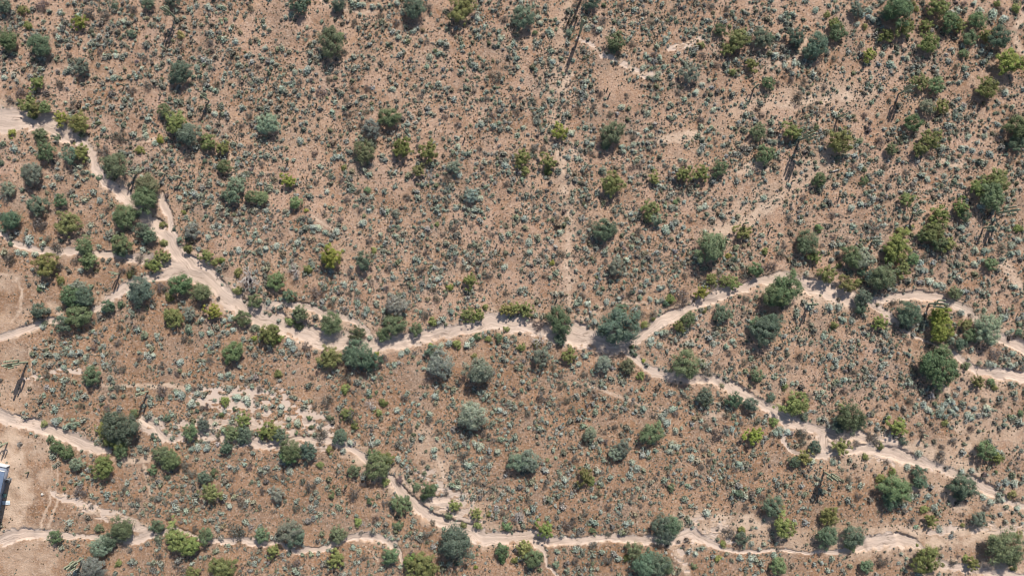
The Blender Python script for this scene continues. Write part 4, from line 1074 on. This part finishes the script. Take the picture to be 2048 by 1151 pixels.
# ---------------------------------------------------------------- ground cover
occ = np.zeros((int(136 / 0.2), int(210 / 0.2)), dtype=bool)     # 0.2 m cells over 210 x 136 m
def mark(x, y, rad):
    i, j = (x + 105) / 0.2, (y + 68) / 0.2
    k = rad / 0.2
    i0, i1, j0, j1 = int(i - k), int(i + k) + 1, int(j - k), int(j + k) + 1
    if i1 < 0 or j1 < 0 or i0 >= occ.shape[1] or j0 >= occ.shape[0]:
        return
    i0, j0 = max(i0, 0), max(j0, 0)
    jj, ii = np.ogrid[j0:min(j1, occ.shape[0]), i0:min(i1, occ.shape[1])]
    occ[j0:j1, i0:i1] |= (ii + 0.5 - i) ** 2 + (jj + 0.5 - j) ** 2 <= k * k
for x, y, R in OCC:
    mark(x, y, R * (0.8 if R > 1.1 else 0.9))

DEN = np.array([[int(c) for c in row] for row in DENSITY], float)
def density(px, py):
    i = np.clip(px / 128 - 0.5, 0, 15); j = np.clip(py / 128 - 0.5, 0, 8)
    i0, j0 = np.minimum(i.astype(int), 14), np.minimum(j.astype(int), 7)
    fx, fy = i - i0, j - j0
    return (DEN[j0, i0] * (1 - fx) + DEN[j0, i0 + 1] * fx) * (1 - fy) + (DEN[j0 + 1, i0] * (1 - fx) + DEN[j0 + 1, i0 + 1] * fx) * fy

def scatter(n, size_fn, gap, bare, seed, clear=0.97):
    q = np.random.default_rng(seed)
    xs, ys = q.uniform(-99, 99, n), q.uniform(-60, 60, n)
    pxs, pys = xs / PX + 1024, 575.5 - ys / PX
    d = density(pxs, pys) / 8.0
    clump = smooth(0.36, 0.60, fbm(xs / 2.6 + 3, ys / 2.6 + 8, 3, 5)) * 0.78 + 0.22
    clump = clump * (0.55 + 0.45 * smooth(0.34, 0.52, fbm(xs / 9 + 1, ys / 9 + 4, 3, 2)))
    keep = q.random(n) < np.clip(d * clump, 0, 1)
    keep &= grid_value(wash_m, xs, ys) < bare
    keep &= q.random(n) > 0.7 * grid_value(pale_m, xs, ys)
    keep &= q.random(n) > clear * grid_value(clear_m, xs, ys)
    out = []
    for x, y in zip(xs[keep], ys[keep]):
        i, j = int((x + 105) / 0.2), int((y + 68) / 0.2)
        if occ[j, i]:
            continue
        R = size_fn(q)
        out.append((x, y, R))
        mark(x, y, R * gap)
    return out

medium = scatter(62000, lambda q: float(np.clip(q.lognormal(math.log(0.37), 0.38), 0.17, 0.82)), 0.88, 0.75, 21)
tufts = scatter(330000, lambda q: float(q.uniform(0.08, 0.22)), 0.9, 0.6, 22, 0.72)

def merge(name, spots, variants, mat, colours, flat):
    q = np.random.default_rng(5)
    P = np.array(spots)
    zz = ground_z(P[:, 0], P[:, 1])
    which = q.integers(0, len(variants), len(P))
    vs, ts, qs, off = [], [], [], 0
    for k, (v, qd, t) in enumerate(variants):
        sel = np.where(which == k)[0]
        a = q.uniform(0, 6.28, len(sel)); c, s = np.cos(a), np.sin(a)
        sc = P[sel, 2]
        st = q.uniform(0.85, 1.15, len(sel))
        vx = v[None, :, 0] * st[:, None]; vy = v[None, :, 1] / st[:, None]
        W = np.stack([(vx * c[:, None] - vy * s[:, None]) * sc[:, None] + P[sel, 0][:, None],
                      (vx * s[:, None] + vy * c[:, None]) * sc[:, None] + P[sel, 1][:, None],
                      v[None, :, 2] * (sc * flat * q.uniform(0.8, 1.1, len(sel)))[:, None] + zz[sel][:, None] - 0.015], -1)
        pick = colours(q, len(sel), P[sel])
        vs.append(W.reshape(-1, 3)); ts.append((t[None] * pick[:, None, :]).reshape(-1, 3))
        qs.append((qd[None] + (np.arange(len(sel)) * len(v))[:, None, None]).reshape(-1, 4) + off)
        off += len(sel) * len(v)
    v = np.concatenate(vs)
    return put(name, mesh_quads(name, v, np.concatenate(qs), mat, np.concatenate(ts)), None, None, (1, 1, 1))

def with_quads(vt):
    return vt[0], quads_of(vt[0]), vt[1]

def cover_colours(q, n, P):
    # from pale grey-green through olive and dry grey to straw, blended
    kinds = np.array([PALE, (0.275, 0.305, 0.24), (0.185, 0.165, 0.14), (0.21, 0.225, 0.135), (0.30, 0.235, 0.15)])
    w = q.dirichlet([1.0, 0.5, 0.6, 0.25, 0.16], n) ** 1.5
    w /= w.sum(1, keepdims=True)
    return (w @ kinds) * q.uniform(0.72, 1.12, (n, 1)) * (1 + q.normal(0, 0.04, (n, 3)))

def tuft_colours(q, n, P):
    base = np.tile(np.array([0.20, 0.205, 0.17]), (n, 1)) * q.uniform(0.6, 1.25, (n, 1))
    u = q.random(n)
    base[u < 0.3] = np.array([0.23, 0.18, 0.11]) * q.uniform(0.7, 1.2, ((u < 0.3).sum(), 1))
    return base

o = merge("bursage_ground_cover", medium + leftover, [bush_mesh(600 + s, 110, 0.15, 0.7, 1.45, 8, 3) for s in range(8)], M_PALE_LEAF, cover_colours, 1.1)
tag(o, "countless small pale bursage bushes dotted over the ground between the trees", "ground cover", None, "stuff")
o = merge("dry_shrub_cover", small_dry, [with_quads(mound_cloud(800 + s, 300, 0.07, 20, 0.95, 0.6, 1.35)) for s in range(5)], M_PALE_LEAF, lambda q, n, P: np.tile(np.array(KINDS["S"][0]), (n, 1)) * q.uniform(0.75, 1.2, (n, 1)), 0.95)
tag(o, "small dry grey-brown shrubs spread thinly over the ground", "ground cover", None, "stuff")
o = merge("dry_tufts", tufts, [bush_mesh(700 + s, 10, 0.36, 0.7, 1.3, 6, 2) for s in range(6)], M_PALE_LEAF, tuft_colours, 1.0)
tag(o, "tiny dry tufts sprinkled over the gravelly ground", "tufts", None, "stuff")

label_all(label_items)
